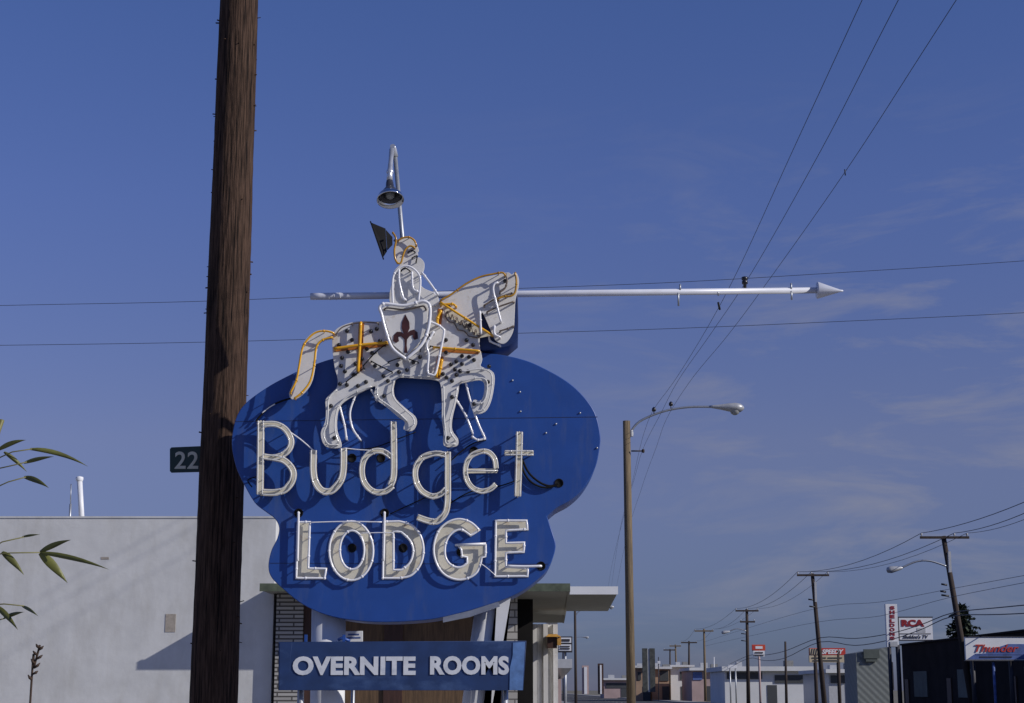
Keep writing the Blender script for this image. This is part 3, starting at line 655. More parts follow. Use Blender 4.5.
sh = [(381.5,308),(386,305.8),(404,307.2),(418,304.6),(424,303.4),(428.2,308),(426.4,327),(419.6,343),(406,355.6),(393.4,345),(387,327)]
shield = plate('shield', [sh], YD, 0.018, M['horse'], sg, 0.002)
gtube('neon_tube', [[(405.5,358.6),(392,347.5),(385,328),(381.5,314),(379.6,307.5),(384.5,303.8),(393,304.6),(404,305.6),(414,303.4),(423.5,301.2),(430,307),(428.4,328),(421.4,345),(406.8,358.6)]], M['tube'], shield, Y=YD - 0.045, feet=YD + 0.015, r=0.015, clips=4)
gtube('neon_tube', [[(384.2,309.5),(388,308),(404,309.6),(418,307),(423.5,306.2),(426,309.5)]], M['brown_tube'], shield, Y=YD - 0.02, feet=YD, r=0.008, clips=0)
fl = [[(405.4,314.5),(409.2,322),(409.6,328),(407.2,333.5),(410.2,330.6),(414,329.6),(417.4,332.4),(418,338.4),(414.5,339.6),(412.6,337),(413.2,334.6),(410,335.5),(407,339.2),(406.6,345),(407.4,352.6),(404.2,352.6),(404.8,345),(404.4,339.2),
       (401,336),(398.2,336.6),(398.8,341),(396,342.8),(393.2,341),(393.6,335.4),(397,331.8),(401,332),(404,334),(401.6,328),(402,322)]]
plate('fleur_de_lis', fl, YD - 0.006, 0.010, M['fleur'], shield, 0.001)
gtube('neon_tube', [[(429,321.5),(437,324.5),(442.6,328.5),(444,333),(440.2,352),(435.6,373),(431,374.5),(427.6,371.5),(428.6,355),(426.6,345),(430.5,337.5),(433.6,332)]], M['tube'], knight, Y=YH - 0.085, feet=YH, clips=4, r=0.011)
a, c = P(310.5, 296.5, YS + 0.1), P(820, 290.3, YS + 0.1)
ln = MB(); ln.tube([a, a.lerp(c, 0.02), a.lerp(c, 0.5), c], [0.033, 0.034, 0.032, 0.029], 14)
lance = ln.build('lance', M['pipe'], sg)
c2 = P(843, 290.9, YS + 0.1); ax = (c2 - c).normalized()
MB().lathe([(0.0, -0.03), (0.078, -0.03), (0.082, -0.022), (0.012, 0.19), (0.010, 0.215), (0, 0.222)], c, ax, 14).build('lance_tip', M['pipe'], lance)
q = MB(); p = P(745, 290, YS + 0.1); q.lathe([(0.016, 0.0), (0.016, 0.035), (0.028, 0.04), (0.028, 0.065), (0.02, 0.072), (0.03, 0.08), (0.03, 0.105), (0.0, 0.115)], p + Vector((0, 0, 0.02)), n=12); q.build('insulator', M['bulb_base'], lance)
for x, dz in ((678, -0.12), (718, -0.02), (791, -0.06), (680, 0.04), (791, 0.05)):
    p = P(x, 291, YS + 0.1); MB().tube([p + Vector((0, -0.02, 0)), p + Vector((0, -0.02, dz + (-0.03 if dz < 0 else 0.02)))], 0.009, 6).build('hook', M['galv'], lance)
wp = [a.lerp(c, 0.03 + 0.03 * i / 40) + Vector((0, math.cos(i * 0.42), math.sin(i * 0.42))) * 0.034 for i in range(41)]
MB().tube(wp, 0.003, 5).build('wire_wrap', M['white'], lance)

# ---- lamps fixed to the top of the sign
q = MB(); pa, pb_ = P(404.6, 262, YS + 0.06), P(394.8, 153, YS + 0.06)
q.tube([pa - Vector((0, 0, 0.35)), pa, pb_], 0.021, 10)
lamp = q.build('lamp_pole', M['galv'], sg)
q = MB(); q.tube([pb_ - Vector((0, 0, 0.04)), P(393.4, 149, YS + 0.06), P(392.6, 146, YS + 0.02)], [0.033, 0.032, 0.026], 10)
g1, g2, g3 = P(391.8, 150, YS), P(390, 172, YS - 0.18), P(389.6, 181, YS - 0.22)
q.tube([g1, P(390.9, 160, YS - 0.1), g2, g3], [0.026, 0.022, 0.027, 0.03], 10)
q.ball(g2, 0.036, 10); q.build('gooseneck', M['alu'], lamp)
sax = Vector((0.08, -0.42, -1)).normalized()
sh_ = MB(); sh_.lathe([(0.0, -0.01), (0.03, 0.0), (0.036, 0.03), (0.04, 0.085), (0.055, 0.105), (0.082, 0.15), (0.098, 0.195), (0.094, 0.195), (0.076, 0.155), (0.03, 0.11)], g3, sax, 24)
sh_.build('lamp_shade', M['dark_reflect'], lamp)  # silvered bell coloured dark to imitate the reflection in it
sh_ = MB(); sh_.lathe([(0.088, 0.158), (0.114, 0.185), (0.125, 0.215), (0.128, 0.235), (0.122, 0.235), (0.108, 0.20), (0.09, 0.175), (0.088, 0.158)], g3, sax, 24)
sh_.build('reflector_rim', M['chrome'], lamp)
q = MB(); q.ball(g3 + sax * 0.17, 0.045, 12); q.build('bulb', M['lens'], lamp)
fa, fb = P(394, 240, YS + 0.02), P(377.4, 241.5, YS + 0.06)
ax = (fb - fa).normalized(); d = (fb - fa).length
def quad(pa_, pb2, w): return [P(pa_[0], pa_[1], YS + 0.04 - w), P(pa_[0], pa_[1], YS + 0.04 + w), P(pb2[0], pb2[1], YS + 0.04 + w), P(pb2[0], pb2[1], YS + 0.04 - w)]
q = MB(); q.hexa(quad((385.5, 228.5), (387, 251.5), 0.115), quad((371, 222.5), (383, 257.5), 0.19)); q.hexa(quad((392.5, 237), (392.5, 245), 0.05), quad((385.7, 229.5), (387.2, 250.5), 0.105))
q.hexa(quad((370.9, 220.8), (384.2, 259.3), 0.205), quad((369.7, 221.4), (383, 259.9), 0.205))
fl_ = q.build('floodlight', M['black'], sg)
MB().tube([fa, fa + Vector((0.05, 0.02, -0.02)), P(403.8, 250, YS + 0.06)], 0.013, 8).build('arm', M['galv'], fl_)

# ---- supports
q = MB(); a, c = P(329, 690, YS + 0.28), P(329, 595, YS + 0.28); a.z = 0
q.tube([a, c], 0.158, 24); q.build('column', M['col'], sg)
q = MB(); a, c = P(487, 642, YS + 0.3), P(494, 590, YS + 0.3); d = (c - a) / (c.z - a.z); g = a - d * a.z
q.tube([g, c], 0.152, 24); q.build('column', M['col'], sg)
YQ = YS + 0.12
e = [P(494.5, 690, YQ), P(503.8, 642, YQ), P(511.5, 598, YQ), P(512, 590, YQ), P(497.5, 590, YQ), P(494.6, 642, YQ)]
def dn(p, q_): v = (p - q_); return q_ - v / v.z * q_.z
lo_r, lo_l = dn(e[2], e[1]), dn(e[4], e[5])
MB().hexa([lo_l, lo_r, lo_r + Vector((0, 0.06, 0)), lo_l + Vector((0, 0.06, 0))], [e[4], e[3], e[3] + Vector((0, 0.06, 0)), e[4] + Vector((0, 0.06, 0))]).build('column_fin', M['col'], sg)

# ------------------------------------------------------------------ OVERNITE ROOMS board
YO = 14.8
t = thing('overnight_board', 'long weathered blue board lettered overnite rooms below the motel sign', 'sign board', (P(402, 680, YO).x, YO, 0))
bd = plate('board', [[(279,642.2),(526,641.2),(523,690),(278.5,690)]], YO, 0.05, M['blue_old'], t, 0.003)
text_px('lettering', 'OVERNITE', 292.5, 656.3, 415.5, 675.2, YO - 0.004, M['signwhite'], t, bold=0.045, spacing=1.06)
text_px('lettering', 'ROOMS', 430, 656.0, 509, 674.8, YO - 0.004, M['signwhite'], t, bold=0.045, spacing=1.04)
plate('edge_flange', [[(513,642.6),(524.8,642.2),(522.6,690),(509.5,690),(510,668),(512.8,655)]], YO - 0.006, 0.012, M['blue_pale'], t, 0.001)
plate('edge_flange', [[(279.8,643),(292,643),(290.5,655),(289,690),(279.2,690)]], YO - 0.004, 0.010, M['blue_old'], t, 0.001)
for x in (306, 344):
    q = MB(); p = P(x, 641.5, YO + 0.03); q.box((p.x - 0.012, YO + 0.006, p.z - 0.05), (p.x + 0.012, YO + 0.03, p.z + 0.06)); q.build('bracket', M['blue'], t)
MB().tube([P(338, 640, YO + 0.02), P(342, 638, YO + 0.02), P(350, 641, YO + 0.02)], 0.014, 8).build('bracket', M['blue'], t)
for x in (300, 505):
    p = P(x, 688, YO + 0.03); MB().tube([Vector((p.x, YO + 0.09, 0)), Vector((p.x, YO + 0.09, p.z + 0.25))], 0.03, 10).build('leg', M['galv'], t)
YC = 16.5
t = thing('placard', 'small white placard behind the top edge of the overnite rooms board', 'placard', (P(353, 640, YC).x, YC, 0))
plate('panel', [[(344.5,631.5),(362.5,631.2),(362.5,652),(344.5,652)]], YC, 0.02, M['white'], t, 0.002)
plate('printing', [ribbon([(348,634.6),(359,634.4)], 1.6)], YC - 0.003, 0.006, M['signblue'], t, 0.0005)
plate('printing', [ribbon([(347,638),(360.5,637.6)], 1.6)], YC - 0.003, 0.006, M['signblue'], t, 0.0005)
p = P(353.5, 650, YC); MB().tube([Vector((p.x, YC + 0.03, 0)), Vector((p.x, YC + 0.03, p.z))], 0.02, 8).build('post', M['galv'], t)

# ------------------------------------------------------------------ street lights on the left kerb
def street_light(px, ytop, Y, lamp_dx, label, pole_m, r):
    pt = P(px, ytop, Y); bs = Vector((pt.x + 0.02, Y, 0.13))
    t = thing('street_light', label, 'street light', bs, 'street lights along the left pavement')
    MB().tube([bs, bs.lerp(pt, 0.5), pt], [r * 1.15, r, r * 0.9], 14).build('pole', pole_m, t)
    z = pt.z; L_ = lamp_dx
    arm = [Vector((pt.x + r * 0.8, Y, z - 0.35)), Vector((pt.x + 0.35 * L_ / 3, Y - 0.02, z - 0.02)), Vector((pt.x + 1.0 * L_ / 3, Y - 0.05, z + 0.26)), Vector((pt.x + 1.7 * L_ / 3, Y - 0.08, z + 0.38)), Vector((pt.x + 2.45 * L_ / 3, Y - 0.1, z + 0.38))]
    MB().tube(spl(arm, False, 5), 0.032, 8).build('arm', M['galv'], t)
    h = Vector((pt.x + L_ * 0.79, Y - 0.1, z + 0.385))
    q = MB()
    prof = [(-0.1, 0.04), (0.0, 0.06), (0.2, 0.095), (0.42, 0.15), (0.62, 0.18), (0.76, 0.15), (0.83, 0.08), (0.86, 0.02)]
    vs = []; n = 12
    for x, w in prof:
        for k in range(n):
            an = 2 * math.pi * k / n
            vs.append(h + Vector((x, w * math.cos(an), w * 0.78 * math.sin(an) - x * 0.04)))
    q.add(vs, [(i*n + k, i*n + (k+1) % n, (i+1)*n + (k+1) % n, (i+1)*n + k) for i in range(len(prof) - 1) for k in range(n)] + [tuple(range(n)), tuple((len(prof)-1)*n + k for k in range(n))], True)
    hd = q.build('lamp_head', M['lampgrey'], t)
    q = MB(); q.lathe([(0.13, 0.0), (0.135, -0.05), (0.11, -0.12), (0.05, -0.16), (0.0, -0.17)], h + Vector((0.6, 0, -0.07)), n=14); q.build('lens', M['lens'], hd)
    return t, pt
Y45 = 45.0
t, pt = street_light(626.5, 421, Y45, 3.05, 'tall tan street light with a cobra head lamp right of the blue sign', M['tanpole'], 0.112)
MB().lathe([(0.05, -0.09), (0.06, 0), (0.05, 0.09)], pt + Vector((0.13, 0, -0.35)), n=8).build('arm_clamp', M['insul'], t)
q = MB(); p = P(631, 451.5, Y45); q.tube([p + Vector((0, -0.1, 0)), p + Vector((0.3, -0.1, 0.0))], 0.02, 6); q.lathe([(0.03, -0.05), (0.045, 0), (0.03, 0.05)], p + Vector((0.33, -0.1, 0)), n=8); q.build('wire_bracket', M['farpole'], t)
q = MB()
for x, y in ((654, 414.5), (671, 409)):
    p = P(x, y, Y45 - 0.05); q = MB(); q.tube([p, p + Vector((0, 0, 0.12))], 0.014, 6); q.lathe([(0.02, 0.08), (0.06, 0.1), (0.06, 0.16), (0.03, 0.2), (0.0, 0.22)], p, n=10); q.build('insulator', M['bulb_base'], t)
street_light(575, 611, 150.0, 3.4, 'thin dark street light seen below the white canopy', M['farpole'], 0.12)
street_light(563, 640, 228.0, 3.4, 'most distant street light, only its pale lamp clear of the roadside signs', M['farpole'], 0.12)

# ------------------------------------------------------------------ overhead wires
def wire(pts3, r, label, group, name='overhead_wire', extra=None):
    q = MB(); q.tube(spl(pts3, False, 8), r, 5)
    if extra:
        for c, rr, ln_ in extra: q.tube([c - ln_, c + ln_], rr, 6)
    o = q.build(name, M['wire']); tag(o, label, 'wire', group); return o
def along(pxs, H=9.05):
    return [P(x, y, (H - EYE) * F / (HY - y) * 0.985) for x, y in pxs]
def ext(pts):                                                       # carry the wire on past the frame
    a, b_ = pts[0], pts[1]; pts = [a + (a - b_) * 1.6] + pts
    return pts
gA = 'three overhead wires along the street'
w1 = ext(along([(852,22),(793,150),(738,270),(706,330),(675,380),(654,409),(645,430),(639,452),(630,492),(613,560),(606,600)]))
w2 = ext(along([(887,22),(820,152),(752,272),(712,332),(678.5,380),(661,413),(643,449),(634,480),(620,530),(611,590)]))
w3 = ext(along([(942,22),(845,172),(766,284),(728,335),(691,380),(667,418),(656,448),(642,487),(626,540),(614,600)]))
dv = lambda w, i: (w[i+1] - w[i]).normalized() * 0.09
wire(w1, 0.0046, 'leftmost of three wires sweeping from the top right down to the tall street light', gA, extra=[(P(719, 306, 31), 0.022, Vector((0.02, 0.05, -0.06)))])
wire(w2, 0.0046, 'middle of three wires sweeping from the top right down to the tall street light', gA)
wire(w3, 0.0045, 'rightmost of three wires sweeping from the top right down past the tall street light', gA, extra=[(P(845, 172.4, 23.05), 0.009, Vector((0.008, 0.02, -0.04)))])
gB = 'two thin wires crossing the sky behind the lance'
wire([P(x, y, 38) for x, y in ((-160,309),(25,305),(210,301),(420,292),(660,283),(850,272),(1000,262.5),(1200,248))], 0.0062, 'thin wire crossing the whole sky, just above the lance at its right end', gB)
wire([P(x, y, 38) for x, y in ((-160,347),(25,345),(210,342),(420,336),(660,329),(850,321),(1000,314),(1200,303))], 0.0062, 'thin wire crossing the whole sky just below the lance', gB)

# ------------------------------------------------------------------ utility poles on the far side of the street
GP = 'utility poles along the right side of the street'
ENDS = {}
def upole(key, top, bot, Y, r, arms, label, m='farpole', extra=()):
    pt, pb = P(top[0], top[1], Y), P(bot[0], bot[1], Y)
    d = (pt - pb) / (pt.z - pb.z); bs = pb - d * (pb.z - 0.1)
    t = thing('utility_pole', label, 'utility pole', bs, GP)
    pl = MB().tube([bs, pt], [r * 1.25, r * 0.85], 10).build('pole', M[m], t)
    for (xa, xb_, y, ins) in arms:
        a, c = P(xa, y, Y - r - 0.05), P(xb_, y, Y - r - 0.05)
        h = max(0.06, 0.045 + Y * 0.00022)
        arm = MB().box((a.x, Y - r - 0.12, a.z - h), (c.x, Y - r - 0.002, a.z + h)).build('crossarm', M[m], t)
        for f_ in ins:
            p = a.lerp(c, f_) + Vector((0, 0, h))
            MB().lathe([(0.03, 0), (0.03, 0.05), (0.06, 0.07), (0.06, 0.15), (0.02, 0.18), (0, 0.18)], p, n=8).build('insulator', M['insul'], arm)
            ENDS.setdefault(key, []).append(p + Vector((0, 0, 0.17)))
    for kind, x, y, s_ in extra:
        p = P(x, y, Y - r - 0.1)
        if kind == 'strip': MB().box((p.x - 0.07, Y - r - 0.2, p.z - s_), (p.x + 0.07, Y - r - 0.01, p.z + s_)).build('cable_guard', M['insul'], t)
        if kind == 'knob': MB().tube([p, p + Vector((-s_, 0, 0.05))], 0.05, 6).build('cable_bracket', M['wire'], t)
        if kind == 'lamp':
            w_ = x - s_; q_ = [P(*pt, Y - r - 0.1) for pt in ((x, y - 0.03 * w_), (x - 0.37 * w_, y - 0.15 * w_), (x - 0.67 * w_, y - 0.14 * w_), (s_, y))]
            MB().tube(spl(q_, False, 4), 0.05, 6).build('lamp_arm', M['galv'], t)
            h = q_[-1]; q = MB(); q.lathe([(0.04, 0.1), (0.09, 0.0), (0.15, -0.3), (0.19, -0.55), (0.14, -0.75), (0, -0.8)], h, (1, 0, 0.16), 10); q.build('lamp_head', M['lampgrey'], t)
    return t
upole('A', (943.3, 536), (965, 661), 88, 0.155, [(920, 969, 537.5, (0.03, 0.7, 0.96))], 'nearest leaning utility pole on the right, carrying a street lamp on its left side', extra=(('strip', 949.5, 562, 0.55), ('knob', 947, 585, 0.3), ('knob', 946, 592, 0.3), ('knob', 949, 596, 0.4), ('lamp', 947.5, 568, 901)))
upole('B', (812.3, 573.5), (821.5, 672), 117, 0.15, [(797, 829, 575.2, (0.02, 0.45, 0.96))], 'leaning utility pole standing before the red and cream roadside sign', extra=(('strip', 815.5, 592, 0.7), ('knob', 814, 600, 0.4), ('knob', 815, 607, 0.4)))
upole('C', (746.8, 609), (748, 676), 172, 0.17, [(735.5, 758.5, 610.8, (0.02, 0.5, 0.96)), (740, 755, 621.8, (0.05, 0.95))], 'dark upright utility pole with two crossarms left of the small orange sign', extra=(('knob', 746, 634, 0.5), ('knob', 746, 641, 0.5), ('lamp', 746, 631.5, 729)))
upole('D', (704, 629), (705, 676), 229, 0.16, [(694.5, 713.5, 631, (0.02, 0.96))], 'tan utility pole with one crossarm and a lamp on its right', m='tanpole', extra=())
upole('E', (689, 641), (689, 676), 286, 0.17, [(681, 697, 642.6, (0.03, 0.96))], 'small far utility pole left of the tan one')
upole('F', (675.4, 644.5), (676.5, 676), 320, 0.17, [(669.5, 681, 646, (0.05, 0.95))], 'far utility pole among the distant roadside clutter, second from the left', m='tanpole')
upole('G', (670, 649), (670, 676), 350, 0.17, [(663.5, 675, 650, (0.05, 0.95))], 'smallest and leftmost of the far utility poles')
upole('H', (785.3, 641.5), (785.8, 668), 150, 0.11, [], 'bare pole without a crossarm right of the small orange sign')
def sag(a, b_, s_, n=10):
    return [a.lerp(b_, i / n) - Vector((0, 0, s_ * 4 * (i/n) * (1 - i/n))) for i in range(n + 1)]
gC = 'wires strung between the right hand utility poles'
ea, eb, ec, ed, ee = ENDS['A'], ENDS['B'], ENDS['C'], ENDS['D'], ENDS['E']
near = [P(1060, 486, 62), P(1060, 496, 62), P(1062, 502, 62)]
def rw(pts, r, label): q = MB(); q.tube(pts, r, 5); tag(q.build('overhead_wire', M['wire']), label, 'wire', gC)
LBL = ('upper left wire between the right utility poles', 'middle wire between the right utility poles', 'right hand wire between the right utility poles')
for i in range(3):
    rw(sag(near[i], ea[i], 0.25) + sag(ea[i], eb[i], 0.55)[1:] + sag(eb[i], ec[i], 0.7)[1:] + sag(ec[i], ed[min(i, 1)], 0.6)[1:] + sag(ed[min(i, 1)], ee[min(i, 1)], 0.5)[1:], 0.017 if i != 2 else 0.013, LBL[i])
LB2 = ('upper of the heavy low cables sagging past the red and cream sign', 'lower of the heavy low cables sagging past the red and cream sign')
for k, dy in enumerate((0, 7)):
    pts = [P(1060, 602 + dy * 1.4, 66), P(1000, 607.5 + dy, 75), P(952, 613 + dy * 0.5, 87.6), P(920, 625 + dy * 0.7, 95), P(890, 633.5 + dy * 0.9, 102), P(855, 638.5 + dy, 110), P(820, 637.8 + dy * 0.6, 116.6), P(785, 651 + dy, 135), P(765, 655 + dy * 0.8, 150), P(749, 655.5 + dy * 0.4, 171), P(730, 664 + dy * 0.5, 195)]
    rw(spl(pts, False, 4), 0.026, LB2[k])
LB3 = ('faint upper thin wire dropping across the right poles', 'faint lower thin wire dropping across the right poles')
for k, dy in enumerate((0, 14)):
    rw(spl([P(1060, 569 + dy * 0.5, 66), P(950, 589 + dy * 0.6, 87.6), P(880, 602 + dy, 102), P(818, 608 + dy, 116.6), P(748, 628 + dy * 0.6, 171), P(704, 642 + dy * 0.3, 228)], False, 5), 0.012, LB3[k])

# ------------------------------------------------------------------ roadside signs and buildings to the right
def board(t, name, x0, y0, x1, y1, Y, m, th=0.25, label=None):
    a, c = P(x0, y1, Y), P(x1, y0, Y)
    return MB().box((a.x, Y, a.z), (c.x, Y + th, c.z)).build(name, M[m], t, label)
def post(t, px, py, Y, r=0.09, m='galv', top=None):
    p = P(px, py, Y); return MB().tube([Vector((p.x, Y + 0.1, 0)), Vector((p.x, Y + 0.1, p.z))], r, 8).build('post', M[m], t)

# long dark building parallel to the street
t = thing('dark_building', 'long dark brown flat roofed building behind the television shop sign', 'building', (24.5, 104.6, 0))
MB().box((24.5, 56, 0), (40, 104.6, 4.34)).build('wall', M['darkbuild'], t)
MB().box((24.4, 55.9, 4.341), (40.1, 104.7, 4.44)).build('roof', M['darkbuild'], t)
for k_, y_ in enumerate((66, 78, 90, 100)):
    MB().box((24.44, y_ - 1.6, 1.2), (24.499, y_ + 1.6, 2.7)).build('window', M['greydark'], t)
    MB().box((24.43, y_ + 3.0, 0.15), (24.499, y_ + 3.9, 2.25)).build('door', M['darkwood'], t)
MB().box((27.0, 74.0, 4.441), (28.3, 75.4, 5.15)).build('roof_unit', M['greydark'], t)

# vertical sign with red letters and the television board
Y = 102
t = thing('shop_sign', 'tall narrow white sign with red letters running down joined to a white television board', 'shop sign', (P(894, 690, Y).x, Y, 0))
board(t, 'vertical_panel', 887.4, 604, 897, 647, Y, 'white', 0.35)
for i, ch in enumerate("SHELDONS"):
    y = 606 + i * 4.35
    text_px('lettering', ch, 889.8, y, 894.8, y + 3.6, Y - 0.012, M['darkred'], t, bold=0.05, depth=0.01)
pn = board(t, 'shop_panel', 898.8, 617.5, 932, 639.6, Y + 0.05, 'white', 0.25)
for bx_ in ((898, 616.6, 933, 617.5), (898, 639.6, 933, 640.7), (898, 617.5, 898.8, 639.6)): board(t, 'frame', *bx_, Y + 0.03, 'ink', 0.3)
board(t, 'divider', 900, 633.4, 931, 634.1, Y + 0.03, 'ink', 0.05)
text_px('lettering', 'RCA', 901.5, 619.6, 924.5, 626.6, Y + 0.036, M['darkred'], t, bold=0.06, depth=0.012)
text_px('lettering', "Sheldon's TV", 903, 634.9, 928.5, 638.6, Y + 0.036, M['ink'], t, bold=0.02, shear=0.3, depth=0.012)
board(t, 'emblem', 917, 628.2, 925.5, 632.4, Y + 0.035, 'insul', 0.05)
board(t, 'small_panel', 890.4, 641.4, 897.6, 646.6, Y - 0.05, 'insul', 0.04)
post(t, 889.5, 644, Y, 0.12, 'ink'); post(t, 898, 645, Y, 0.14, 'ink')
# board with red script on the far right
Y = 72
t = thing('billboard', 'white board with red script and blue lower corner at the right end of the street', 'billboard', (P(995, 690, Y).x, Y, 0))
board(t, 'panel', 966.3, 637.2, 1040, 660, Y, 'white', 0.2)
plate('blue_field', [[(967.5,659.2),(975,654),(990,653),(999,647),(1008,644),(1039,644),(1039,659.2)]], Y - 0.02, 0.05, M['signblue'], t, 0.002)
text_px('lettering', 'Thunder', 975.5, 644.5, 1019, 652, Y - 0.03, M['red'], t, bold=0.012, shear=0.35, depth=0.012)
board(t, 'text_line', 976, 653.6, 1022, 654.7, Y - 0.035, 'signblue', 0.02); board(t, 'text_line', 980, 656.3, 1012, 657.4, Y - 0.04, 'ink', 0.02)
board(t, 'frame', 965.5, 636.2, 1041, 637.1, Y - 0.03, 'ink', 0.26); board(t, 'frame', 965.5, 660.1, 1041, 661, Y - 0.03, 'ink', 0.26)
post(t, 972, 640, Y + 0.25, 0.1, 'ink'); post(t, 1010, 640, Y + 0.25, 0.1, 'ink'); post(t, 994, 662, Y + 0.1, 0.06, 'signblue')

# grey corrugated shed
Y = 118
t = thing('grey_shed', 'grey corrugated shed with a dark panel on its front beside the tall narrow sign', 'shed', (P(875, 690, Y).x, Y, 0))
a = [P(857.5, 690, Y), P(893, 690, Y)]; zl, zr = P(857.5, 653, Y).z, P(893, 646.5, Y).z
MB().hexa([(a[0].x, Y, 0), (a[1].x, Y, 0), (a[1].x, Y + 4.3, 0), (a[0].x, Y + 4.3, 0)], [(a[0].x, Y, zl), (a[1].x, Y, zr), (a[1].x, Y + 4.3, zr), (a[0].x, Y + 4.3, zl)]).build('wall', M['greycorr'], t)
board(t, 'dark_panel', 864, 649.2, 879.2, 658.4, Y - 0.2, 'greydark', 0.15); board(t, 'panel_lower', 866, 659.3, 877, 661.6, Y - 0.2, 'greydark', 0.15)
board(t, 'doorway', 892, 662, 893, 690, Y - 0.05, 'ink', 0.04)
# SPEEDY sign
Y = 128
t = thing('roadside_sign', 'wide red and cream roadside sign with white lettering and hazard stripes', 'roadside sign', (P(828, 690, Y).x, Y, 0))
board(t, 'red_panel', 809.5, 648, 845.3, 655.1, Y, 'red', 0.3)
st = board(t, 'stripe_panel', 810, 648.6, 819.5, 654.6, Y - 0.05, 'creamsign', 0.04)
for i in range(4):
    x = 810.6 + i * 2.3
    plate('stripe', [[(x,654.4),(x+1.1,654.4),(x+2.2,648.8),(x+1.1,648.8)]], Y - 0.07, 0.04, M['ink'], st, 0.002)
text_px('lettering', 'SPEEDY', 822, 649.3, 843.8, 654, Y - 0.012, M['white'], t, bold=0.04, shear=0.25, depth=0.012)
board(t, 'cream_panel', 809.5, 655.3, 844, 662.4, Y, 'creamsign', 0.3)
for (x0, x1, y) in ((812, 826, 657.3), (828, 842, 657.3), (813, 838, 660)): board(t, 'text_line', x0, y, x1, y + 1.3, Y - 0.03, 'farband', 0.02)
post(t, 815, 650, Y, 0.14, 'farpole'); post(t, 838, 650, Y, 0.14, 'farpole')
# small orange and white sign
Y = 165
t = thing('motel_row_sign', 'small orange red and white sign on a thin post above the long white roof', 'roadside sign', (P(759, 690, Y).x, Y, 0))
board(t, 'orange_panel', 752.3, 644.6, 765.2, 650.6, Y, 'orangered', 0.3)
board(t, 'white_panel', 753.4, 650.7, 764.6, 656.4, Y, 'white', 0.3)
for (x0, x1, y0, y1, mm) in ((755.5, 762.5, 646.2, 648.8, 'white'), (755, 763, 652, 653.3, 'ink'), (754.4, 763.6, 654.6, 655.7, 'ink'), (752.4, 755, 645.4, 650, 'red')): board(t, 'marking', x0, y0, x1, y1, Y - 0.05, mm, 0.04)
post(t, 759, 650, Y, 0.11, 'pink')
# long low white buildings far along
def far_building(name, label, x0, x1, ytop, Y, m, band=None, depth=14, roof=None, cat='building'):
    t = thing(name, label, cat, (P((x0 + x1) / 2, 690, Y).x, Y, 0))
    a, c = P(x0, 690, Y), P(x1, ytop, Y)
    w = MB().box((a.x, Y, 0), (c.x, Y + depth, c.z)).build('wall', M[m], t)
    if band:
        for (bx0, bx1, by0, by1, bm) in band: board(t, 'window_band', bx0, by0, bx1, by1, Y - 0.12, bm, 0.08)
    rf = MB().box((a.x - 0.4, Y - 0.9, c.z + 0.002), (c.x + 0.4, Y + depth + 0.4, c.z + (roof or 0.35))).build('roof', M['farwhite'], t)
    rn = random.Random(int(x0)); wd = c.x - a.x
    for k_ in range(2):
        ux = a.x + wd * (0.25 + 0.4 * k_ + rn.uniform(-0.1, 0.1)); uz = c.z + (roof or 0.35) + 0.002
        MB().box((ux, Y + 2, uz), (ux + rn.uniform(0.6, 1.3), Y + 3.2, uz + rn.uniform(0.35, 0.75))).build('roof_unit', M['roof' if k_ else 'insul'], rf)
    dx = a.x + wd * rn.uniform(0.45, 0.6)
    MB().box((dx, Y - 0.06, 0.02), (dx + 1.1, Y - 0.002, 2.15)).build('door', M['farband'], t)
    return t
far_building('flat_roofed_store', 'long low store with a white roof edge behind the orange sign', 725, 812, 671, 190, 'farwhite', [(727, 762, 672.2, 679, 'farband'), (775, 811, 675, 683, 'farband')], roof=0.5)
far_building('flat_roofed_store', 'low white flat roofed store right of the leaning pole under the red sign', 829, 858, 673, 160, 'insul', [(831, 856, 675.5, 683, 'farband')])
far_building('flat_roofed_store', 'low pale store between the tan utility pole and the orange sign', 692, 724, 670.5, 240, 'pink', [(693, 702, 672, 680, 'signblue'), (712, 722, 673, 681, 'farband')], roof=0.4)
far_building('white_shop', 'small white flat topped shop at the far end beside the tan utility pole', 671, 691.5, 667, 262, 'farwhite', [(680, 691, 671.5, 680, 'farband')], roof=0.3)
far_building('tan_shop', 'small tan shop at the foot of the twin dark pylon', 636, 648, 668, 250, 'fartan', [(638, 641, 672, 680, 'farband')])
far_building('tan_shop', 'tan shop with a dark front right of the twin dark pylon', 652, 669, 669, 256, 'fartan', [(660, 668.5, 670.5, 681, 'farband')])
far_building('low_store', 'low dull store behind the tall street light foot', 604, 634, 680, 330, 'pink', [(606, 632, 683, 688, 'farband')])
board_t = thing('roof_sign', 'small white sign box standing over the long white roof', 'sign', (P(732.5, 690, 185).x, 185, 0))
board(board_t, 'panel', 728, 664.8, 737.2, 668.4, 185, 'white', 0.4); post(board_t, 730, 667, 185, 0.08); post(board_t, 735.5, 667, 185, 0.08)
# twin pylon
Y = 245
t = thing('twin_pylon', 'tall pylon of two dark speckled slabs with a pale strip between', 'pylon', (P(648.8, 690, Y).x, Y, 0))
board(t, 'slab', 643, 648.3, 647.3, 692, Y, 'dirtcol', 0.7); board(t, 'slab', 650.3, 648.3, 654.8, 692, Y, 'dirtcol', 0.7); board(t, 'pale_strip', 647.4, 649, 650.2, 692, Y + 0.1, 'insul', 0.5)
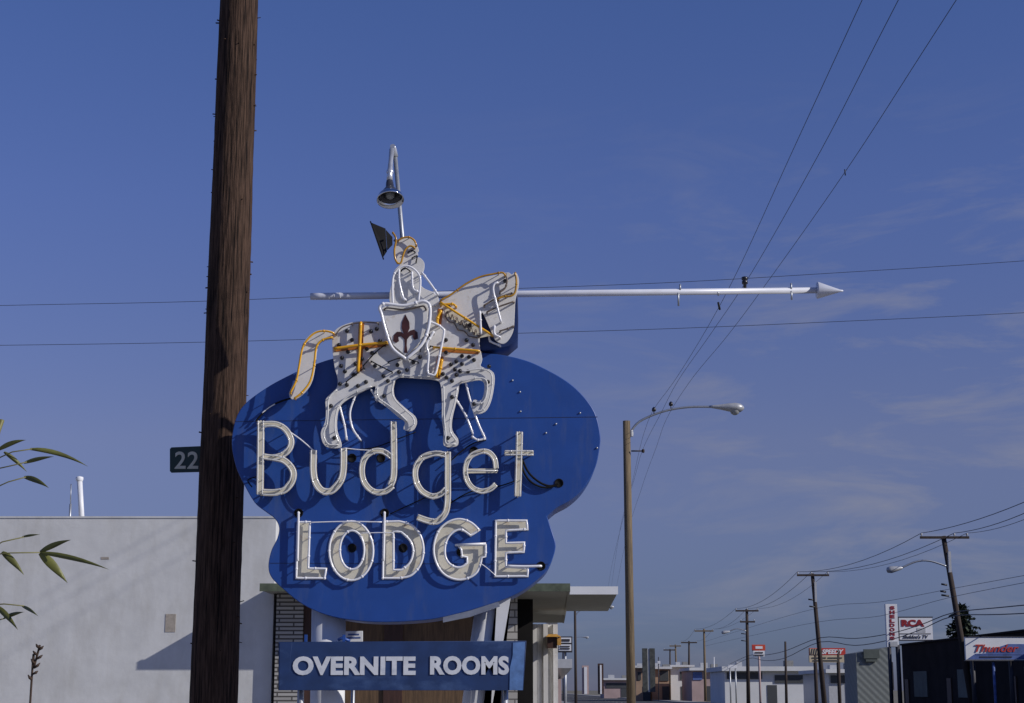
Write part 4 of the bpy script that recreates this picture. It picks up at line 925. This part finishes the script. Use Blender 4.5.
# two short posts left of the street light
for x0, x1, y, mm, lb in ((582.3, 588.7, 665.5, 'pink', 'short pinkish pylon with a white strip nearest the roadside signs'), (598.2, 603.4, 663.5, 'darkwood', 'short brown pylon with a white strip left of the tall street light')):
    Y = 200; t = thing('short_pylon', lb, 'pylon', (P((x0 + x1) / 2, 690, Y).x, Y, 0))
    board(t, 'slab', x0, y, x1, 694, Y, mm, 0.6); board(t, 'pale_strip', x0 + 2, y + 1.5, x1 - 1.8, 694, Y - 0.1, 'white', 0.08)
t = thing('pennant_pole', 'thin pole with a small pale pennant right of the twin dark pylon', 'flag pole', (P(658.5, 690, 240).x, 240, 0))
MB().tube([Vector((P(658.5, 690, 240).x, 240, 0)), P(658.5, 657, 240)], 0.07, 6).build('pole', M['ink'], t); board(t, 'pennant', 657.6, 661, 660.4, 663.6, 239.8, 'white', 0.05)
t = thing('white_mast', 'thin white mast standing before the low pale store', 'mast', (P(714, 690, 225).x, 225, 0))
MB().tube([Vector((P(714, 690, 225).x, 225, 0)), P(714, 657, 225)], [0.1, 0.05], 6).build('mast', M['white'], t)
# signs near the motel's right corner
Y = 62
t = thing('price_sign', 'small white sign with black bars on a post beneath the white canopy', 'roadside sign', (P(565, 690, Y).x, Y, 0))
board(t, 'panel', 557.5, 636.4, 572.2, 652.4, Y, 'ink', 0.16)
board(t, 'white_field', 558.6, 637.6, 571.2, 642.8, Y - 0.03, 'white', 0.025); board(t, 'white_field', 558.6, 644.4, 571.2, 650.8, Y - 0.03, 'white', 0.025)
for (x0, x1, y0, y1, mm) in ((561.5, 569.8, 639, 641.4, 'ink'), (560, 569.8, 645.8, 646.9, 'ink'), (560, 569.8, 648, 649.3, 'ink'), (558.7, 561, 640, 644.3, 'orange')): board(t, 'marking', x0, y0, x1, y1, Y - 0.055, mm, 0.02)
post(t, 565, 640, Y + 0.1, 0.06)
Y = 58
t = thing('awning_box', 'grey boxed awning under the small white and black sign', 'awning', (P(563, 690, Y).x, Y, 0))
a, c = P(553, 668, Y), P(572.2, 659, Y)
MB().hexa([(a.x, Y, a.z), (c.x, Y, a.z), (c.x - 0.25, Y + 3, a.z - 0.35), (a.x, Y + 3, a.z - 0.35)], [(a.x, Y, c.z), (c.x, Y, c.z), (c.x, Y + 3, c.z), (a.x, Y + 3, c.z)]).build('awning', M['insul'], t)
MB().box((a.x, Y + 2.0, 0), (P(563, 690, Y).x, Y + 3, a.z - 0.36)).build('support_wall', M['pink'], t)

# ------------------------------------------------------------------ conifer behind the billboard
Y = 108
bs = P(966, 690, Y); bs.z = 0
t = thing('conifer_tree', 'dark feathery tree rising above the dark building behind the nearest leaning pole', 'tree', bs)
zt_ = P(966, 606, Y).z
MB().tube([bs, Vector((bs.x + 0.05, Y, zt_ * 0.6)), Vector((bs.x - 0.05, Y, zt_))], [0.22, 0.13, 0.03], 8).build('trunk', M['bark'], t)
q = MB(); rnd = random.Random(5)
for i in range(190):
    f_ = i / 190; z = zt_ * (0.30 + 0.70 * f_); L_ = (1.55 * (1 - f_) ** 0.55 + 0.15) * rnd.uniform(0.6, 1.12); an = i * 2.4 + rnd.uniform(-0.4, 0.4)
    o = Vector((bs.x, Y, z)); d = Vector((math.cos(an), math.sin(an), rnd.uniform(-0.05, 0.45)))
    for j in range(18):
        s_ = (j + 1) / 18; c = o + d * L_ * s_ + Vector((0, 0, -0.28 * s_ * s_ * L_))
        e1 = Vector((rnd.uniform(-1, 1), rnd.uniform(-1, 1), rnd.uniform(-0.7, 0.5))).normalized() * rnd.uniform(0.18, 0.42)
        e2 = e1.cross(Vector((rnd.uniform(-1, 1), rnd.uniform(-1, 1), 1))).normalized() * 0.06
        q.add([c - e2, c + e1 * 0.5 - e2 * 1.4, c + e1, c + e1 * 0.5 + e2 * 1.4, c + e2], [(0, 1, 2, 3, 4)])
q.build('crown', M['needle'], t)

# ------------------------------------------------------------------ bamboo at the left edge
Yb = 7.0
root = P(-26, 690, Yb); root.z = 0.006
t = thing('bamboo_plant', 'bamboo leaning in from the left edge with long narrow leaves', 'bamboo', root)
q = MB(); q.tube(spl([root, P(-24, 640, Yb), P(-18, 540, Yb), P(-6, 450, Yb), P(2, 420, Yb + 0.02)], False, 8), 0.011, 8)
for z in range(7):
    p = root.lerp(P(-18, 540, Yb), z / 6); q.lathe([(0.011, -0.006), (0.0145, 0), (0.011, 0.006)], p, n=8)
q.build('cane', M['cane'], t)
q = MB()
for pts in ([(-20,556),(10,553),(40,552.5)], [(-10,462),(12,452),(32,449)], [(-14,492),(8,482),(26,477)], [(-22,606),(4,604),(24,606)], [(-8,470),(10,466),(27,462)], [(-24,640),(-8,622),(6,618)], [(-20,556),(2,542),(24,537)]):
    q.tube([P(x, y, Yb - 0.01) for x, y in pts], 0.0028, 5)
q.build('twigs', M['cane'], t)
def leaf(p0, p1, w, droop=3.0, dy=-0.05):
    q = MB(); n = 8; vs = []; a, c = Vector(p0), Vector(p1); d = (c - a); nn = Vector((-d.y, d.x)).normalized()
    for i in range(n + 1):
        s_ = i / n; ctr = a.lerp(c, s_) + Vector((0, -droop * 4 * s_ * (1 - s_)))
        ww = w * (math.sin(math.pi * min(1, s_ * 0.93 + 0.07) ** 0.75)) / 2 if s_ < 1 else 0.05
        yy = Yb + dy * s_
        vs += [P(*(ctr + nn * ww), yy + 0.004), P(*ctr, yy - 0.004), P(*(ctr - nn * ww), yy + 0.006)]
    fs = []
    for i in range(n):
        for k in range(2): fs.append((i*3 + k, i*3 + k + 1, i*3 + 4 + k, i*3 + 3 + k))
    q.add(vs, fs, True); return q.build('leaf', M['leaf'], t)
for p0, p1, w, dr in (((30,449),(88,466.5),5.0,4),((24,463),(54,456.5),4.2,1),((24,477),(49,488),5.5,2),((40,552),(71,539.8),5.6,1.5),((40,553),(67.5,583),9.5,1.5),((40,552.5),(109,569.5),5.2,2.5),((22,606),(38,616),3.5,1),((22,537),(40,534.5),2.5,0.5),
                      ((-2,450),(26,440),5,2),((2,552),(24,575),7,2),((-4,606),(18,630),6,2),((4,452),(27,472),4.5,1.5),((4,618),(24,612),4,1)):
    leaf(p0, p1, w, dr, random.uniform(-0.12, 0.03))
Yb2 = 6.6
r2 = P(30, 690, Yb2); r2.z = 0.006
t = thing('dry_weed', 'thin dark dry weed stalk at the lower left corner', 'weed', r2)
q = MB(); q.tube(spl([r2, P(31, 690, Yb2), P(34, 668, Yb2), P(40, 645, Yb2)], False, 6), 0.0045, 6)
for (x, y, dx, dy) in ((34,668,6,-5),(35,664,-4,-5),(36.5,659,6,-4),(37,655,-4,-4),(38.5,650,5,-4),(39,648,-3,-4),(33,674,5,-3),(32,680,-4,-5)):
    q.tube([P(x, y, Yb2), P(x + dx * 0.6, y + dy * 0.5, Yb2 - 0.01), P(x + dx, y + dy, Yb2)], [0.004, 0.006, 0.002], 5)
q.build('stalk', M['twig'], t)
